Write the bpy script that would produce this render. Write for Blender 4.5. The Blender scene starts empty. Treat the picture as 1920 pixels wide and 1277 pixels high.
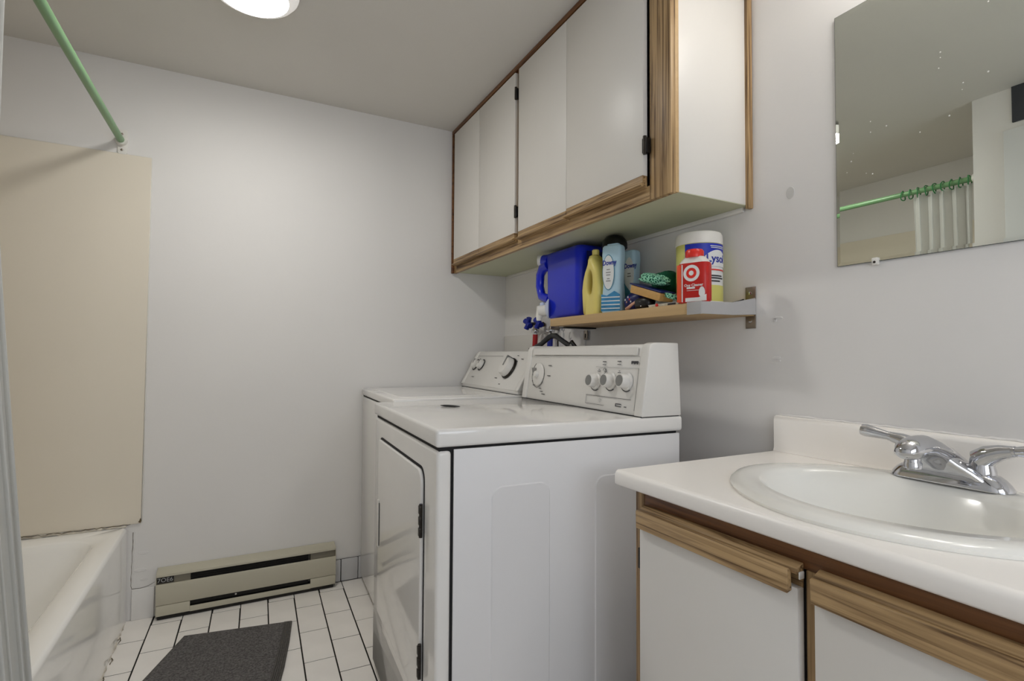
import bpy, bmesh, math, random
from mathutils import Matrix, Vector, noise
random.seed(7)
S = bpy.context.scene
COL = S.collection
PI = math.pi

# ------------------------------------------------------------------ camera
cam_d = bpy.data.cameras.new('camera')
cam = bpy.data.objects.new('camera', cam_d); COL.objects.link(cam)
cam_d.sensor_width = 36.0
cam_d.lens = 983.35 / 1920 * 36.0
cam_d.clip_start = 0.02
YAW, PITCH, ROLL = math.radians(27.548), math.radians(1.668), math.radians(0.326)
fw = Vector((math.sin(YAW) * math.cos(PITCH), math.cos(YAW) * math.cos(PITCH), math.sin(PITCH)))
rt = Vector((math.cos(YAW), -math.sin(YAW), 0)); up = rt.cross(fw)
r2 = rt * math.cos(ROLL) + up * math.sin(ROLL); u2 = -rt * math.sin(ROLL) + up * math.cos(ROLL)
Mc = Matrix((r2, u2, -fw)).transposed().to_4x4(); Mc.translation = (0, 0, 1.10)
cam.matrix_world = Mc
S.camera = cam

# ------------------------------------------------------------------ world, light levels, exposure
w = bpy.data.worlds.new('world'); S.world = w; w.use_nodes = True
w.node_tree.nodes['Background'].inputs[0].default_value = (0.75, 0.86, 1.0, 1)
w.node_tree.nodes['Background'].inputs[1].default_value = 0.6
DOME_EMIT, VANITY_EMIT, FILL_POWER = 64.0, 38.0, 11.5
S.view_settings.view_transform = 'Standard'
S.view_settings.look = 'None'
S.view_settings.exposure = 0.08
S.view_settings.gamma = 1.0
S.view_settings.use_curve_mapping = False
S.cycles.diffuse_bounces = 6
S.cycles.max_bounces = 9
S.cycles.adaptive_threshold = 0.05
S.cycles.use_light_tree = False
S.cycles.caustics_reflective = False
S.cycles.caustics_refractive = False
# added bluish fill from behind the camera, through an assumed unseen window
ad = bpy.data.lights.new('rear_fill', 'AREA'); ad.shape = 'RECTANGLE'; ad.size = 1.1; ad.size_y = 0.95
ad.energy = FILL_POWER; ad.color = (0.87, 0.925, 1.0)
ao = bpy.data.objects.new('rear_fill', ad); COL.objects.link(ao)
ao.location = (0.35, -1.09, 1.42); ao.rotation_euler = (PI / 2, 0, 0)

XR, YB, ZC, XL, YF = 1.35, 2.672, 2.325, -1.23, -1.0

# ------------------------------------------------------------------ materials
def lin(c):
    return tuple(((v / 255) / 12.92 if v / 255 <= 0.04045 else ((v / 255 + 0.055) / 1.055) ** 2.4) for v in c) + (1,)
MATS = {}
def mat(name, rgb, rough=0.5, metal=0.0, var=0.04, scale=6.0, bump=0.0, bscale=120.0, coat=0.0, emit=0.0,
        trans=0.0, spec=0.5, stretch=(1, 1, 1), detail=3.0, alpha=1.0, ior=1.45):
    m = bpy.data.materials.new(name); m.use_nodes = True; MATS[name] = m
    nt = m.node_tree; n = nt.nodes; b = n['Principled BSDF']
    tc = n.new('ShaderNodeTexCoord'); mp = n.new('ShaderNodeMapping'); mp.inputs['Scale'].default_value = stretch
    nt.links.new(tc.outputs['Object'], mp.inputs[0])
    no = n.new('ShaderNodeTexNoise'); no.inputs['Scale'].default_value = scale; no.inputs['Detail'].default_value = detail
    nt.links.new(mp.outputs[0], no.inputs['Vector'])
    ra = n.new('ShaderNodeValToRGB'); c = lin(rgb)
    ra.color_ramp.elements[0].position = 0.3; ra.color_ramp.elements[1].position = 0.7
    ra.color_ramp.elements[0].color = tuple(v * (1 - var) for v in c[:3]) + (1,)
    ra.color_ramp.elements[1].color = tuple(min(1, v * (1 + var)) for v in c[:3]) + (1,)
    nt.links.new(no.outputs[0], ra.inputs[0]); nt.links.new(ra.outputs[0], b.inputs['Base Color'])
    b.inputs['Roughness'].default_value = rough; b.inputs['Metallic'].default_value = metal
    b.inputs['Specular IOR Level'].default_value = spec; b.inputs['IOR'].default_value = ior
    b.inputs['Coat Weight'].default_value = coat; b.inputs['Coat Roughness'].default_value = 0.05
    b.inputs['Transmission Weight'].default_value = trans; b.inputs['Alpha'].default_value = alpha
    if emit:
        b.inputs['Emission Color'].default_value = c; b.inputs['Emission Strength'].default_value = emit
    if bump:
        n2 = n.new('ShaderNodeTexNoise'); n2.inputs['Scale'].default_value = bscale; n2.inputs['Detail'].default_value = 3
        nt.links.new(mp.outputs[0], n2.inputs['Vector'])
        bu = n.new('ShaderNodeBump'); bu.inputs['Strength'].default_value = bump; bu.inputs['Distance'].default_value = 0.004
        nt.links.new(n2.outputs[0], bu.inputs['Height']); nt.links.new(bu.outputs[0], b.inputs['Normal'])
    return m
def oak(name, stretch, light=(182, 152, 110), dark=(96, 70, 42), rough=0.45):
    m = mat(name, light, rough, var=0.05)
    nt = m.node_tree; n = nt.nodes; b = n['Principled BSDF']
    tc = n.new('ShaderNodeTexCoord'); mp = n.new('ShaderNodeMapping'); mp.inputs['Scale'].default_value = stretch
    nt.links.new(tc.outputs['Object'], mp.inputs[0])
    a = n.new('ShaderNodeTexNoise'); a.inputs['Scale'].default_value = 1.0; a.inputs['Detail'].default_value = 5; a.inputs['Distortion'].default_value = 0.8
    nt.links.new(mp.outputs[0], a.inputs['Vector'])
    r = n.new('ShaderNodeValToRGB'); e = r.color_ramp.elements
    e[0].position = 0.36; e[0].color = lin(dark); e[1].position = 0.60; e[1].color = lin(light)
    q = e.new(0.46); q.color = lin(tuple((l * 2 + d) / 3 for l, d in zip(light, dark)))
    nt.links.new(a.outputs[0], r.inputs[0]); nt.links.new(r.outputs[0], b.inputs['Base Color'])
    bu = n.new('ShaderNodeBump'); bu.inputs['Strength'].default_value = 0.25; bu.inputs['Distance'].default_value = 0.002
    nt.links.new(a.outputs[0], bu.inputs['Height']); nt.links.new(bu.outputs[0], b.inputs['Normal'])
    return m
WALL = mat('wall_paint', (226, 224, 222), 0.7, var=0.012, scale=2.5, bump=0.05, bscale=60)
CEIL = mat('ceiling_paint', (212, 209, 203), 0.8, var=0.02, scale=2, bump=0.08, bscale=140)
PATCH = mat('wall_filler', (204, 203, 200), 0.8, var=0.04)
SCUFF = mat('wall_scuff', (196, 195, 196), 0.8, var=0.05)
PANEL = mat('cream_surround', (226, 218, 203), 0.5, var=0.015, scale=2)
TUBM = mat('tub_enamel', (250, 249, 246), 0.12, var=0.01, coat=0.3)
CAULK = mat('old_caulk', (206, 200, 188), 0.7, var=0.22, scale=40, bump=0.6, bscale=90)
MOULD = mat('mould_line', (96, 84, 62), 0.9, var=0.4, scale=60)
TILE = mat('floor_tile', (242, 238, 233), 0.3, var=0.03, scale=9, bump=0.03, bscale=40)
GROUT = mat('dark_grout', (30, 26, 23), 0.95, var=0.2, scale=50)
WTILE = mat('base_tile', (196, 196, 198), 0.3, var=0.02)
APPL = mat('appliance_enamel', (232, 230, 227), 0.10, var=0.006, coat=0.3)
APPS = mat('appliance_side_enamel', (226, 225, 226), 0.45, var=0.006)
PLAS = mat('appliance_plastic', (222, 220, 216), 0.35, var=0.006)
GAP = mat('shadow_gap_rubber', (26, 25, 26), 0.8)  # near-black puts shade into seams and gaps; also colours the rubber feet
INK = mat('printed_ink', (52, 52, 56), 0.7)
INKL = mat('printed_ink_light', (168, 168, 168), 0.7)
KNOBG = mat('knob_grey', (128, 128, 126), 0.4)
HINGE = mat('dark_hinge_metal', (58, 54, 50), 0.4, metal=0.8, var=0.15, scale=60)
CHROME = mat('chrome', (205, 206, 210), 0.06, metal=1.0, var=0.01)
STEEL = mat('brushed_bracket_metal', (150, 140, 128), 0.35, metal=0.9, var=0.1, scale=30)
BRACK = mat('bracket_grey_paint', (172, 171, 172), 0.5, var=0.02)
HEAT = mat('heater_beige', (190, 185, 167), 0.4, var=0.015)
HEATD = mat('heater_dark', (30, 27, 23), 0.7, var=0.2)
HEATB = mat('heater_end_box', (120, 114, 100), 0.5, var=0.08)
MATM = mat('mat_pile', (96, 93, 92), 0.95, var=0.5, scale=160, bump=0.9, bscale=260, detail=2)
MATE = mat('mat_border', (88, 85, 82), 0.9, var=0.2, scale=90)
RODM = mat('green_rod_plastic', (116, 158, 112), 0.35, var=0.05, coat=0.2)
RING = mat('green_ring', (52, 128, 74), 0.4, var=0.08)
WPL = mat('white_plastic', (224, 222, 216), 0.4, var=0.02)
CURT = mat('frosted_curtain', (236, 237, 236), 0.25, var=0.02, spec=0.6)
def translucent(m, f, c):
    nt = m.node_tree; b = nt.nodes['Principled BSDF']; out = nt.nodes['Material Output']
    t = nt.nodes.new('ShaderNodeBsdfTranslucent'); t.inputs[0].default_value = lin(c)
    p = nt.nodes.new('ShaderNodeBsdfTransparent'); p.inputs[0].default_value = (1, 1, 1, 1)
    m1 = nt.nodes.new('ShaderNodeMixShader'); m1.inputs[0].default_value = f
    m2 = nt.nodes.new('ShaderNodeMixShader'); m2.inputs[0].default_value = 0.22
    nt.links.new(b.outputs[0], m1.inputs[1]); nt.links.new(t.outputs[0], m1.inputs[2])
    nt.links.new(m1.outputs[0], m2.inputs[1]); nt.links.new(p.outputs[0], m2.inputs[2])
    nt.links.new(m2.outputs[0], out.inputs[0])
translucent(CURT, 0.55, (242, 242, 240))
LAM = mat('white_laminate', (222, 219, 214), 0.38, var=0.008)
CTOP = mat('counter_laminate', (250, 246, 241), 0.32, var=0.006)
SINKM = mat('sink_porcelain', (238, 237, 232), 0.16, var=0.005, coat=0.15)
OAKY = oak('oak_along_y', (110, 3.2, 110))
OAKZ = oak('oak_along_z', (90, 90, 2.6))
OAKD = oak('oak_dark_edge', (55, 2.2, 55), (124, 82, 46), (84, 52, 28))
PINE = mat('shelf_laminate_wood', (190, 160, 116), 0.5, var=0.05, scale=3, stretch=(30, 1, 30))
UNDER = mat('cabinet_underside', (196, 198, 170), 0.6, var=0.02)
MIRR = mat('mirror_silver', (238, 242, 234), 0.0, metal=1.0, var=0.0)
MEDGE = mat('mirror_edge', (60, 72, 68), 0.2, var=0.05)
LAMPG = mat('lamp_glass_lit', (255, 253, 248), 0.4, emit=DOME_EMIT)
LAMPR = mat('lamp_rim_glass', (226, 223, 218), 0.3, emit=0.45)
BULB = mat('vanity_bulb_lit', (255, 250, 242), 0.4, emit=VANITY_EMIT)
JUG = mat('jug_blue', (12, 36, 190), 0.28, var=0.03, coat=0.2)
NAVY = mat('navy_print', (14, 20, 92), 0.4, var=0.04)
SPIG = mat('spigot_frost', (196, 204, 226), 0.25, var=0.02)
YEL = mat('yellow_plastic', (222, 206, 118), 0.35, var=0.03)
LBLUE = mat('pale_blue_plastic', (176, 206, 222), 0.35, var=0.03)
MBLUE = mat('mid_blue_print', (58, 132, 178), 0.4, var=0.25, scale=18, stretch=(1, 1, 3))
TEAL = mat('teal_print', (70, 134, 160), 0.4, var=0.1)
WLAB = mat('white_label', (220, 222, 222), 0.5, var=0.02)
BLUET = mat('blue_ink', (36, 50, 150), 0.5)
BLACK = mat('black_plastic', (14, 14, 15), 0.35, var=0.1)
RED = mat('red_label', (186, 30, 24), 0.35, var=0.04)
REDC = mat('red_cap', (214, 44, 34), 0.3, var=0.03)
ORNG = mat('orange_red_stripe', (218, 80, 46), 0.35, var=0.03)
LYSY = mat('canister_yellow', (206, 204, 116), 0.35, var=0.05)
LYSB = mat('canister_blue_label', (26, 44, 170), 0.4, var=0.03)
WOODB = mat('brush_wood', (196, 154, 92), 0.5, var=0.08, scale=4, stretch=(4, 20, 20))
def cloth_mat():
    m = mat('green_patterned_cloth', (20, 96, 70), 0.9, var=0.1)
    nt = m.node_tree; n = nt.nodes; b = n['Principled BSDF']
    tc = n.new('ShaderNodeTexCoord'); v = n.new('ShaderNodeTexVoronoi'); v.feature = 'DISTANCE_TO_EDGE'; v.inputs['Scale'].default_value = 120
    nt.links.new(tc.outputs['Object'], v.inputs['Vector'])
    r = n.new('ShaderNodeValToRGB'); r.color_ramp.elements[0].position = 0.10; r.color_ramp.elements[1].position = 0.18
    r.color_ramp.elements[0].color = lin((150, 214, 184)); r.color_ramp.elements[1].color = lin((16, 92, 70))
    nt.links.new(v.outputs['Distance'], r.inputs[0]); nt.links.new(r.outputs[0], b.inputs['Base Color'])
    return m
GCLOTH = cloth_mat()
GPLAIN = mat('green_cloth', (16, 92, 66), 0.9, var=0.2, scale=30)
REDH = mat('red_hose', (172, 26, 30), 0.4, var=0.05)
BLUEH = mat('blue_hose', (24, 40, 150), 0.4, var=0.05)
GLASS = mat('window_glass', (240, 246, 246), 0.02, trans=1.0, var=0.0)
DARKP = mat('dark_transom', (58, 60, 66), 0.5, var=0.1)
DOORP = mat('door_paint', (214, 216, 218), 0.5, var=0.01)
TAN = mat('tan_wrapper', (196, 150, 128), 0.5, var=0.2, scale=40)
PAPER = mat('magazine_paper', (196, 190, 170), 0.6, var=0.3, scale=60)

# ------------------------------------------------------------------ mesh helpers
class MB:
    def __init__(s): s.v = []; s.f = []
    def add(s, vs, fs, M=None):
        o = len(s.v)
        s.v += [tuple(M @ Vector(p)) if M is not None else tuple(p) for p in vs]
        s.f += [tuple(i + o for i in f) for f in fs]; return s
    def box(s, lo, hi, M=None):
        x0, y0, z0 = lo; x1, y1, z1 = hi
        return s.add([(x0, y0, z0), (x1, y0, z0), (x1, y1, z0), (x0, y1, z0), (x0, y0, z1), (x1, y0, z1), (x1, y1, z1), (x0, y1, z1)],
                     [(3, 2, 1, 0), (4, 5, 6, 7), (0, 1, 5, 4), (1, 2, 6, 5), (2, 3, 7, 6), (3, 0, 4, 7)], M)
    def prism(s, prof, axis, a, b, M=None):
        # prof: 2D loop in the two other axes (order x,y,z without axis)
        def P(p, t):
            q = list(p); q.insert(axis, t); return q
        n = len(prof)
        vs = [P(p, a) for p in prof] + [P(p, b) for p in prof]
        fs = [tuple(range(n))[::-1], tuple(range(n, 2 * n))] + [(i, (i + 1) % n, n + (i + 1) % n, n + i) for i in range(n)]
        return s.add(vs, fs, M)
    def loops(s, ls, cap0=True, cap1=True, M=None):
        n = len(ls[0]); vs = [p for l in ls for p in l]; fs = []
        for k in range(len(ls) - 1):
            for i in range(n):
                j = (i + 1) % n; fs.append((k * n + i, k * n + j, (k + 1) * n + j, (k + 1) * n + i))
        if cap0: fs.append(tuple(range(n))[::-1])
        if cap1: fs.append(tuple(range((len(ls) - 1) * n, len(ls) * n)))
        return s.add(vs, fs, M)
    def lathe(s, prof, M=None, n=32, cap0=True, cap1=True):
        ls = [[(r * math.cos(2 * PI * i / n), r * math.sin(2 * PI * i / n), h) for i in range(n)] for r, h in prof]
        return s.loops(ls, cap0, cap1, M)
    def tube(s, pts, rad, n=12, M=None, flat=None):
        pts = [Vector(p) for p in pts]; ls = []; ref = Vector((0, 0, 1))
        rs = rad if isinstance(rad, (list, tuple)) else [rad] * len(pts)
        pu = None
        for i, p in enumerate(pts):
            d = (pts[min(i + 1, len(pts) - 1)] - pts[max(i - 1, 0)]).normalized()
            if pu is None:
                pu = d.cross(ref)
                if pu.length < 1e-3: pu = d.cross(Vector((1, 0, 0)))
            a = (pu - d * pu.dot(d)).normalized(); pu = a; b = d.cross(a)
            fa, fb = flat if flat else (1, 1)
            ls.append([p + a * (fa * rs[i] * math.cos(2 * PI * k / n)) + b * (fb * rs[i] * math.sin(2 * PI * k / n)) for k in range(n)])
        return s.loops(ls, True, True, M)
    def build(s, name, m, parent=None, bevel=0.0, seg=2, smooth=True, local=False, angle=40):
        me = bpy.data.meshes.new(name)
        off = Vector((0, 0, 0))
        if parent is not None and not local:
            p = parent
            while p is not None: off += p.location; p = p.parent
        me.from_pydata([tuple(Vector(v) - off) for v in s.v], [], s.f); me.update()
        bm = bmesh.new(); bm.from_mesh(me)
        bmesh.ops.remove_doubles(bm, verts=bm.verts, dist=1e-6)
        bmesh.ops.recalc_face_normals(bm, faces=bm.faces)
        if bevel > 0:
            es = [e for e in bm.edges if len(e.link_faces) == 2 and e.calc_face_angle(0) > math.radians(35)]
            bmesh.ops.bevel(bm, geom=es, offset=bevel, segments=seg, affect='EDGES', profile=0.5, clamp_overlap=True)
        bm.to_mesh(me); bm.free()
        if smooth:
            me.polygons.foreach_set('use_smooth', [True] * len(me.polygons))
            me.set_sharp_from_angle(angle=math.radians(angle))
        me.materials.append(m)
        o = bpy.data.objects.new(name, me); COL.objects.link(o)
        if parent is not None: o.parent = parent
        return o
def box(name, lo, hi, m, parent=None, bevel=0.0, local=False, seg=2):
    return MB().box(lo, hi).build(name, m, parent, bevel, seg, local=local)
def tag(o, label, cat, group=None):
    o['label'] = label; o['category'] = cat
    if group: o['group'] = group
    return o
def thing(name, label, cat, loc=(0, 0, 0), rotz=0.0, group=None):
    o = bpy.data.objects.new(name, None); COL.objects.link(o); o.empty_display_size = 0.1
    o.location = loc; o.rotation_euler = (0, 0, rotz)
    return tag(o, label, cat, group)
def struct(o): o['kind'] = 'structure'; return o
def text_mb(txt, size, place, depth=0.0006, bold=0.0):
    """letters as thin solid geometry; place(s, t, d) puts running width s, height t, depth d into the scene"""
    cu = bpy.data.curves.new('lettering', 'FONT'); cu.body = txt; cu.size = size; cu.extrude = depth; cu.offset = bold
    cu.align_x = 'CENTER'; cu.align_y = 'CENTER'; cu.resolution_u = 3
    o = bpy.data.objects.new('lettering', cu); COL.objects.link(o)
    dg = bpy.context.evaluated_depsgraph_get(); me = o.evaluated_get(dg).to_mesh()
    mb = MB(); mb.add([place(v.co.x, v.co.y, v.co.z) for v in me.vertices], [tuple(p.vertices) for p in me.polygons])
    o.evaluated_get(dg).to_mesh_clear(); bpy.data.objects.remove(o); bpy.data.curves.remove(cu)
    return mb
def rrect(cx, cy, hx, hy, r, n=6):
    out = []
    for qx, qy, a0 in ((1, 1, 0), (-1, 1, PI / 2), (-1, -1, PI), (1, -1, 3 * PI / 2)):
        for k in range(n + 1):
            a = a0 + PI / 2 * k / n
            out.append((cx + qx * (hx - r) + r * math.cos(a), cy + qy * (hy - r) + r * math.sin(a)))
    return out

# ================================================================== THE ROOM
floor = struct(box('floor', (XL, YF, -0.10), (XR, YB, -0.0014), GROUT))
wall_back = struct(box('wall_back', (XL - 0.1, YB, -0.1), (XR + 0.1, YB + 0.1, ZC + 0.1), WALL))
wall_right = struct(box('wall_right', (XR, YF, -0.1), (XR + 0.1, YB, ZC + 0.1), WALL))
wall_left = struct(box('wall_left', (XL - 0.1, YF, -0.1), (XL, YB, ZC + 0.1), WALL))
ceiling = struct(box('ceiling', (XL - 0.1, YF - 0.1, ZC), (XR + 0.1, YB, ZC + 0.1), CEIL))
# wall behind the camera; its unseen window is added to let fill in
wf = MB()
for lo, hi in (((XL, YF - .1, 0), (-.25, YF, ZC)), ((.95, YF - .1, 0), (XR, YF, ZC)), ((-.25, YF - .1, 0), (.95, YF, .9)), ((-.25, YF - .1, 1.95), (.95, YF, ZC))): wf.box(lo, hi)
struct(wf.build('wall_front', WALL))
win = struct(bpy.data.objects.new('added_window', None)); COL.objects.link(win); win.location = (.35, YF, .9)
for lo, hi in (((-.25, YF - .06, .9), (-.2, YF - .02, 1.95)), ((.90, YF - .06, .9), (.95, YF - .02, 1.95)), ((-.2, YF - .06, .9), (.9, YF - .02, .95)), ((-.2, YF - .06, 1.9), (.9, YF - .02, 1.95)), ((.33, YF - .06, .95), (.37, YF - .02, 1.9))):
    box('added_window_frame', lo, hi, WPL, win, 0.004)
# partition that closes the tub alcove, with a door in it
wall_part = struct(box('wall_partition', (XL, YF, 0), (-0.39, 1.175, ZC), WALL))
door1 = struct(bpy.data.objects.new('door_1', None)); COL.objects.link(door1); door1.location = (-.385, .65, 0)
box('door_slab', (-0.39, .30, 0.012), (-0.366, 1.055, 2.13), DOORP, door1, 0.003)
box('transom_panel', (-0.39, .30, 2.163), (-0.380, 1.028, ZC), DARKP, door1)
MB().lathe([(0.012, 0), (0.012, .03), (.026, .04), (.028, .055), (.018, .066)], Matrix.Translation((-.366, .37, 1.0)) @ Matrix.Rotation(PI / 2, 4, 'Y')).build('door_knob', STEEL, door1)

# floor tiles (running bond, courses run from the heater towards the camera)
TW_, TL_, ANG = 0.1080, 0.2240, math.radians(1.75)
tile_me = None
cA, sA = math.cos(-ANG), math.sin(-ANG)
for i in range(-2, 15):
    x = 0.248 + (i - 4) * TW_ - 0.001
    for j in range(-2, 17):
        y = YB - 0.085 + (0.0 if i % 2 else 0.11) - j * TL_ - 0.0
        # course line rotated about the back wall
        cx_, cy_ = x + TW_ / 2, y - TL_ / 2
        dx = (cy_ - YB) * math.sin(ANG)
        px, py = cx_ + dx, cy_
        y0, y1 = py - TL_ / 2, py + TL_ / 2
        if px < -0.42 or px > 0.86 or y0 < YF + 0.02 or y0 > YB - 0.02: continue
        lo_y = y0; hi_y = min(y1, YB - 0.002)
        if hi_y - lo_y > TL_ - 1e-4:
            if tile_me is None:
                t = MB().box((-TW_ / 2 + .0025, -TL_ / 2 + .0019, -.0045), (TW_ / 2 - .0025, TL_ / 2 - .0019, 0)).build('tile', TILE, floor, 0.0007, 1, local=True)
                tile_me = t.data
            else:
                t = bpy.data.objects.new('tile', tile_me); COL.objects.link(t); t.parent = floor
            t.location = (px, py, random.uniform(-.0004, .0002)); t.rotation_euler = (0, 0, -ANG)
        else:
            L = hi_y - lo_y
            t = MB().box((-TW_ / 2 + .0025, -L / 2 + .0019, -.0045), (TW_ / 2 - .0025, L / 2 - .0019, 0)).build('tile', TILE, floor, 0.0007, 1, local=True)
            t.location = (px, (lo_y + hi_y) / 2, 0); t.rotation_euler = (0, 0, -ANG)

# tiled skirting on the back wall, right of the heater
bb = struct(box('baseboard_back', (.432, YB - .006, 0), (.60, YB, .107), GROUT))
for x0, x1 in ((.434, .4585), (.4625, .540), (.543, .598)):
    box('tile', (x0, YB - .011, .004), (x1, YB - .004, .107), WTILE, bb, 0.0015)
bl = struct(box('baseboard_left', (-.372, YB - .010, 0), (-.293, YB, .125), WALL, None, .003))
# ragged plaster and cracks beside the tub
def crack(name, pts, r, m, parent, jit=.002):
    P = []
    for i in range(len(pts) - 1):
        a, b = Vector(pts[i]), Vector(pts[i + 1]); n = max(2, int((b - a).length / .012))
        for k in range(n): P.append(a.lerp(b, k / n) + Vector((random.uniform(-jit, jit), 0, random.uniform(-jit, jit))))
    P.append(Vector(pts[-1]))
    return MB().tube(P, [r * random.uniform(.5, 1.2) for _ in P], 5).build(name, m, parent)
crack('plaster_crack', [(-.372, YB, .36), (-.374, YB, .27), (-.376, YB, .14), (-.372, YB, .128), (-.345, YB, .124), (-.315, YB, .13), (-.293, YB, .142)], .0011, MOULD, wall_back, .0008)
crack('plaster_crack', [(-.368, YB, .27), (-.366, YB, .24), (-.371, YB, .235)], .0009, MOULD, wall_back)
crack('plaster_ridge', [(-.368, YB, .36), (-.369, YB, .24), (-.371, YB, .15)], .003, WALL, wall_back, .001)
def blob(name, c, ry, rz, m, parent, th=.0025, k=.12, seed=0):
    n = 26; out = []
    for i in range(n):
        a = 2 * PI * i / n; f = 1 + k * noise.noise(Vector((math.cos(a) * 1.3 + seed, math.sin(a) * 1.3, seed)))
        out.append((c[1] + ry * f * math.cos(a), c[2] + rz * f * math.sin(a)))
    return MB().prism(out, 0, c[0] - th, c[0] + .001).build(name, m, parent, .0008, 1)
blob('wall_patch', (XR, .923, 1.557), .0125, .0165, PATCH, wall_right, .0015, .12, 3)
for c, a, b in (((XR, .965, 1.211), .014, .004), ((XR, .972, 1.205), .004, .006), ((XR, .968, 1.098), .013, .004), ((XR, .978, 1.085), .010, .003), ((XR, .962, 1.09), .006, .002)):
    blob('wall_scuff', c, a, b, WALL, wall_right, .002, .3, c[2] * 9)
for cx_, cz_, a, b in ((-.335, .27, .018, .006), (-.345, .20, .022, .007), (-.33, .16, .014, .005)):
    n = 20; pr_ = [(cx_ + a * math.cos(2 * PI * i / n), cz_ + b * math.sin(2 * PI * i / n)) for i in range(n)]
    MB().prism(pr_, 1, YB - .0015, YB + .001).build('plaster_patch', WALL, wall_back, .0006, 1)
# white access board on the right wall under the shelf
acc = struct(box('trim_1', (XR - .008, 1.885, .55), (XR, YB - .004, 1.21), LAM, None, .001))
# ledger strip where the wall cabinet meets the right wall
# ================================================================== TUB ALCOVE
tb = thing('bathtub', 'white enamel bathtub set against the cream surround, left of the heater', 'bathtub', (-.81, 1.92, 0))
TX0, TX1, TY0, TY1, TZ = XL + .003, -.392, 1.178, YB - .010, .385
def tl(x0, x1, y0, y1, r, z, n=8):
    return [(p[0], p[1], z) for p in rrect((x0 + x1) / 2, (y0 + y1) / 2, (x1 - x0) / 2, (y1 - y0) / 2, r, n)]
MB().loops([tl(TX0, TX1 + .004, TY0, TY1, .004, 0), tl(TX0, TX1, TY0, TY1, .004, TZ - .016), tl(TX0 + .002, TX1 - .003, TY0, TY1, .006, TZ - .005),
            tl(TX0 + .006, TX1 - .012, TY0 + .004, TY1, .010, TZ), tl(TX0 + .07, TX1 - .070, TY0 + .10, TY1 - .085, .11, TZ - .002),
            tl(TX0 + .078, TX1 - .079, TY0 + .11, TY1 - .095, .11, TZ - .010), tl(TX0 + .085, TX1 - .085, TY0 + .12, TY1 - .105, .11, TZ - .03),
            tl(TX0 + .11, TX1 - .12, TY0 + .19, TY1 - .13, .13, .17), tl(TX0 + .15, TX1 - .16, TY0 + .26, TY1 - .17, .12, .085),
            tl(TX0 + .22, TX1 - .22, TY0 + .34, TY1 - .25, .10, .07)], False, True).build('basin', TUBM, tb, angle=50)
crack('caulk_bead', [(-.392, YB - .02, .005), (-.390, 2.4, .005), (-.389, 2.1, .005), (-.389, 1.7, .005)], .006, CAULK, tb)
for y in (2.52, 2.37, 2.24, 2.16):
    crack('dirt_streak', [(-.384, y, .0025), (-.379, y - .02, .0025), (-.382, y - .045, .0025)], .0016, MOULD, tb, .002)
crack('caulk_bead', [(XL + .01, YB - .010, TZ + .004), (-.8, YB - .010, TZ + .006), (-.395, YB - .010, TZ + .005)], .006, CAULK, tb, .002)
crack('mould_line', [(XL + .01, YB - .016, TZ + .008), (-.8, YB - .016, TZ + .011), (-.6, YB - .016, TZ + .009), (-.38, YB - .012, TZ + .012)], .0012, MOULD, tb, .003)
pn = thing('tub_surround_panel', 'tall cream wall panel above the tub on the heater wall', 'wall panel', (-.79, YB, .39))
MB().prism([(XL + .002, .398), (-.346, .394), (-.3435, 1.2), (-.3415, 1.931), (-.60, 1.933), (-.9, 1.934), (XL + .002, 1.936)], 1, YB - .006, YB - .0005).build('sheet', PANEL, pn, .0015, 1)
crack('edge_bead', [(-.342, YB - .003, .40), (-.3415, YB - .003, 1.2), (-.3405, YB - .003, 1.930)], .0022, WPL, pn, .0004)
crack('edge_bead', [(XL + .01, YB - .003, 1.938), (-.3405, YB - .003, 1.932)], .0014, WPL, pn, .0004)
crack('mould_spot', [(-.352, YB - .007, .40), (-.347, YB - .007, .415)], .004, MOULD, pn, .002)
pl_ = tag(box('tub_surround_panel', (XL + .0005, 1.18, .398), (XL + .006, YB - .007, 1.936), PANEL, None, .0015), 'cream wall panel on the long wall behind the tub, seen in the mirror', 'wall panel')

rod = thing('shower_rod', 'green shower curtain rod running over the tub to a white wall bracket', 'curtain rod', (-.455, 1.175, 1.97))
MB().tube([(-.455, 1.178, 1.972), (-.452, 1.9, 1.976), (-.447, YB - .012, 1.984)], .0135, 20).build('rod_tube', RODM, rod)
for y, s in ((YB, -1), (1.175, 1)):
    x = -.447 if s < 0 else -.455; z = 1.984 if s < 0 else 1.972
    f = MB().prism(rrect(x + .004, z - .003, .017, .052, .010), 1, y, y + s * .007).build('flange', WPL, rod, .002)
    MB().lathe([(.021, 0), (.021, .016), (.019, .02), (.0145, .02)], Matrix.Translation((x, y + s * .006, z)) @ Matrix.Rotation(PI / 2 * (1 if s < 0 else -1), 4, 'X')).build('socket', WPL, f, local=False)
    for dz in (-.037, .029):
        MB().lathe([(.0045, 0), (.0045, .002), (.003, .0032)], Matrix.Translation((x + .002, y + s * .007, z + dz)) @ Matrix.Rotation(PI / 2 * (1 if s < 0 else -1), 4, 'X'), 12).build('screw', STEEL, f)
ct = thing('shower_curtain', 'gathered frosted plastic shower curtain hanging from the green rod', 'shower curtain', (-.45, 1.35, .1))
NU, NV = 90, 26
vs, fs = [], []
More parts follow.
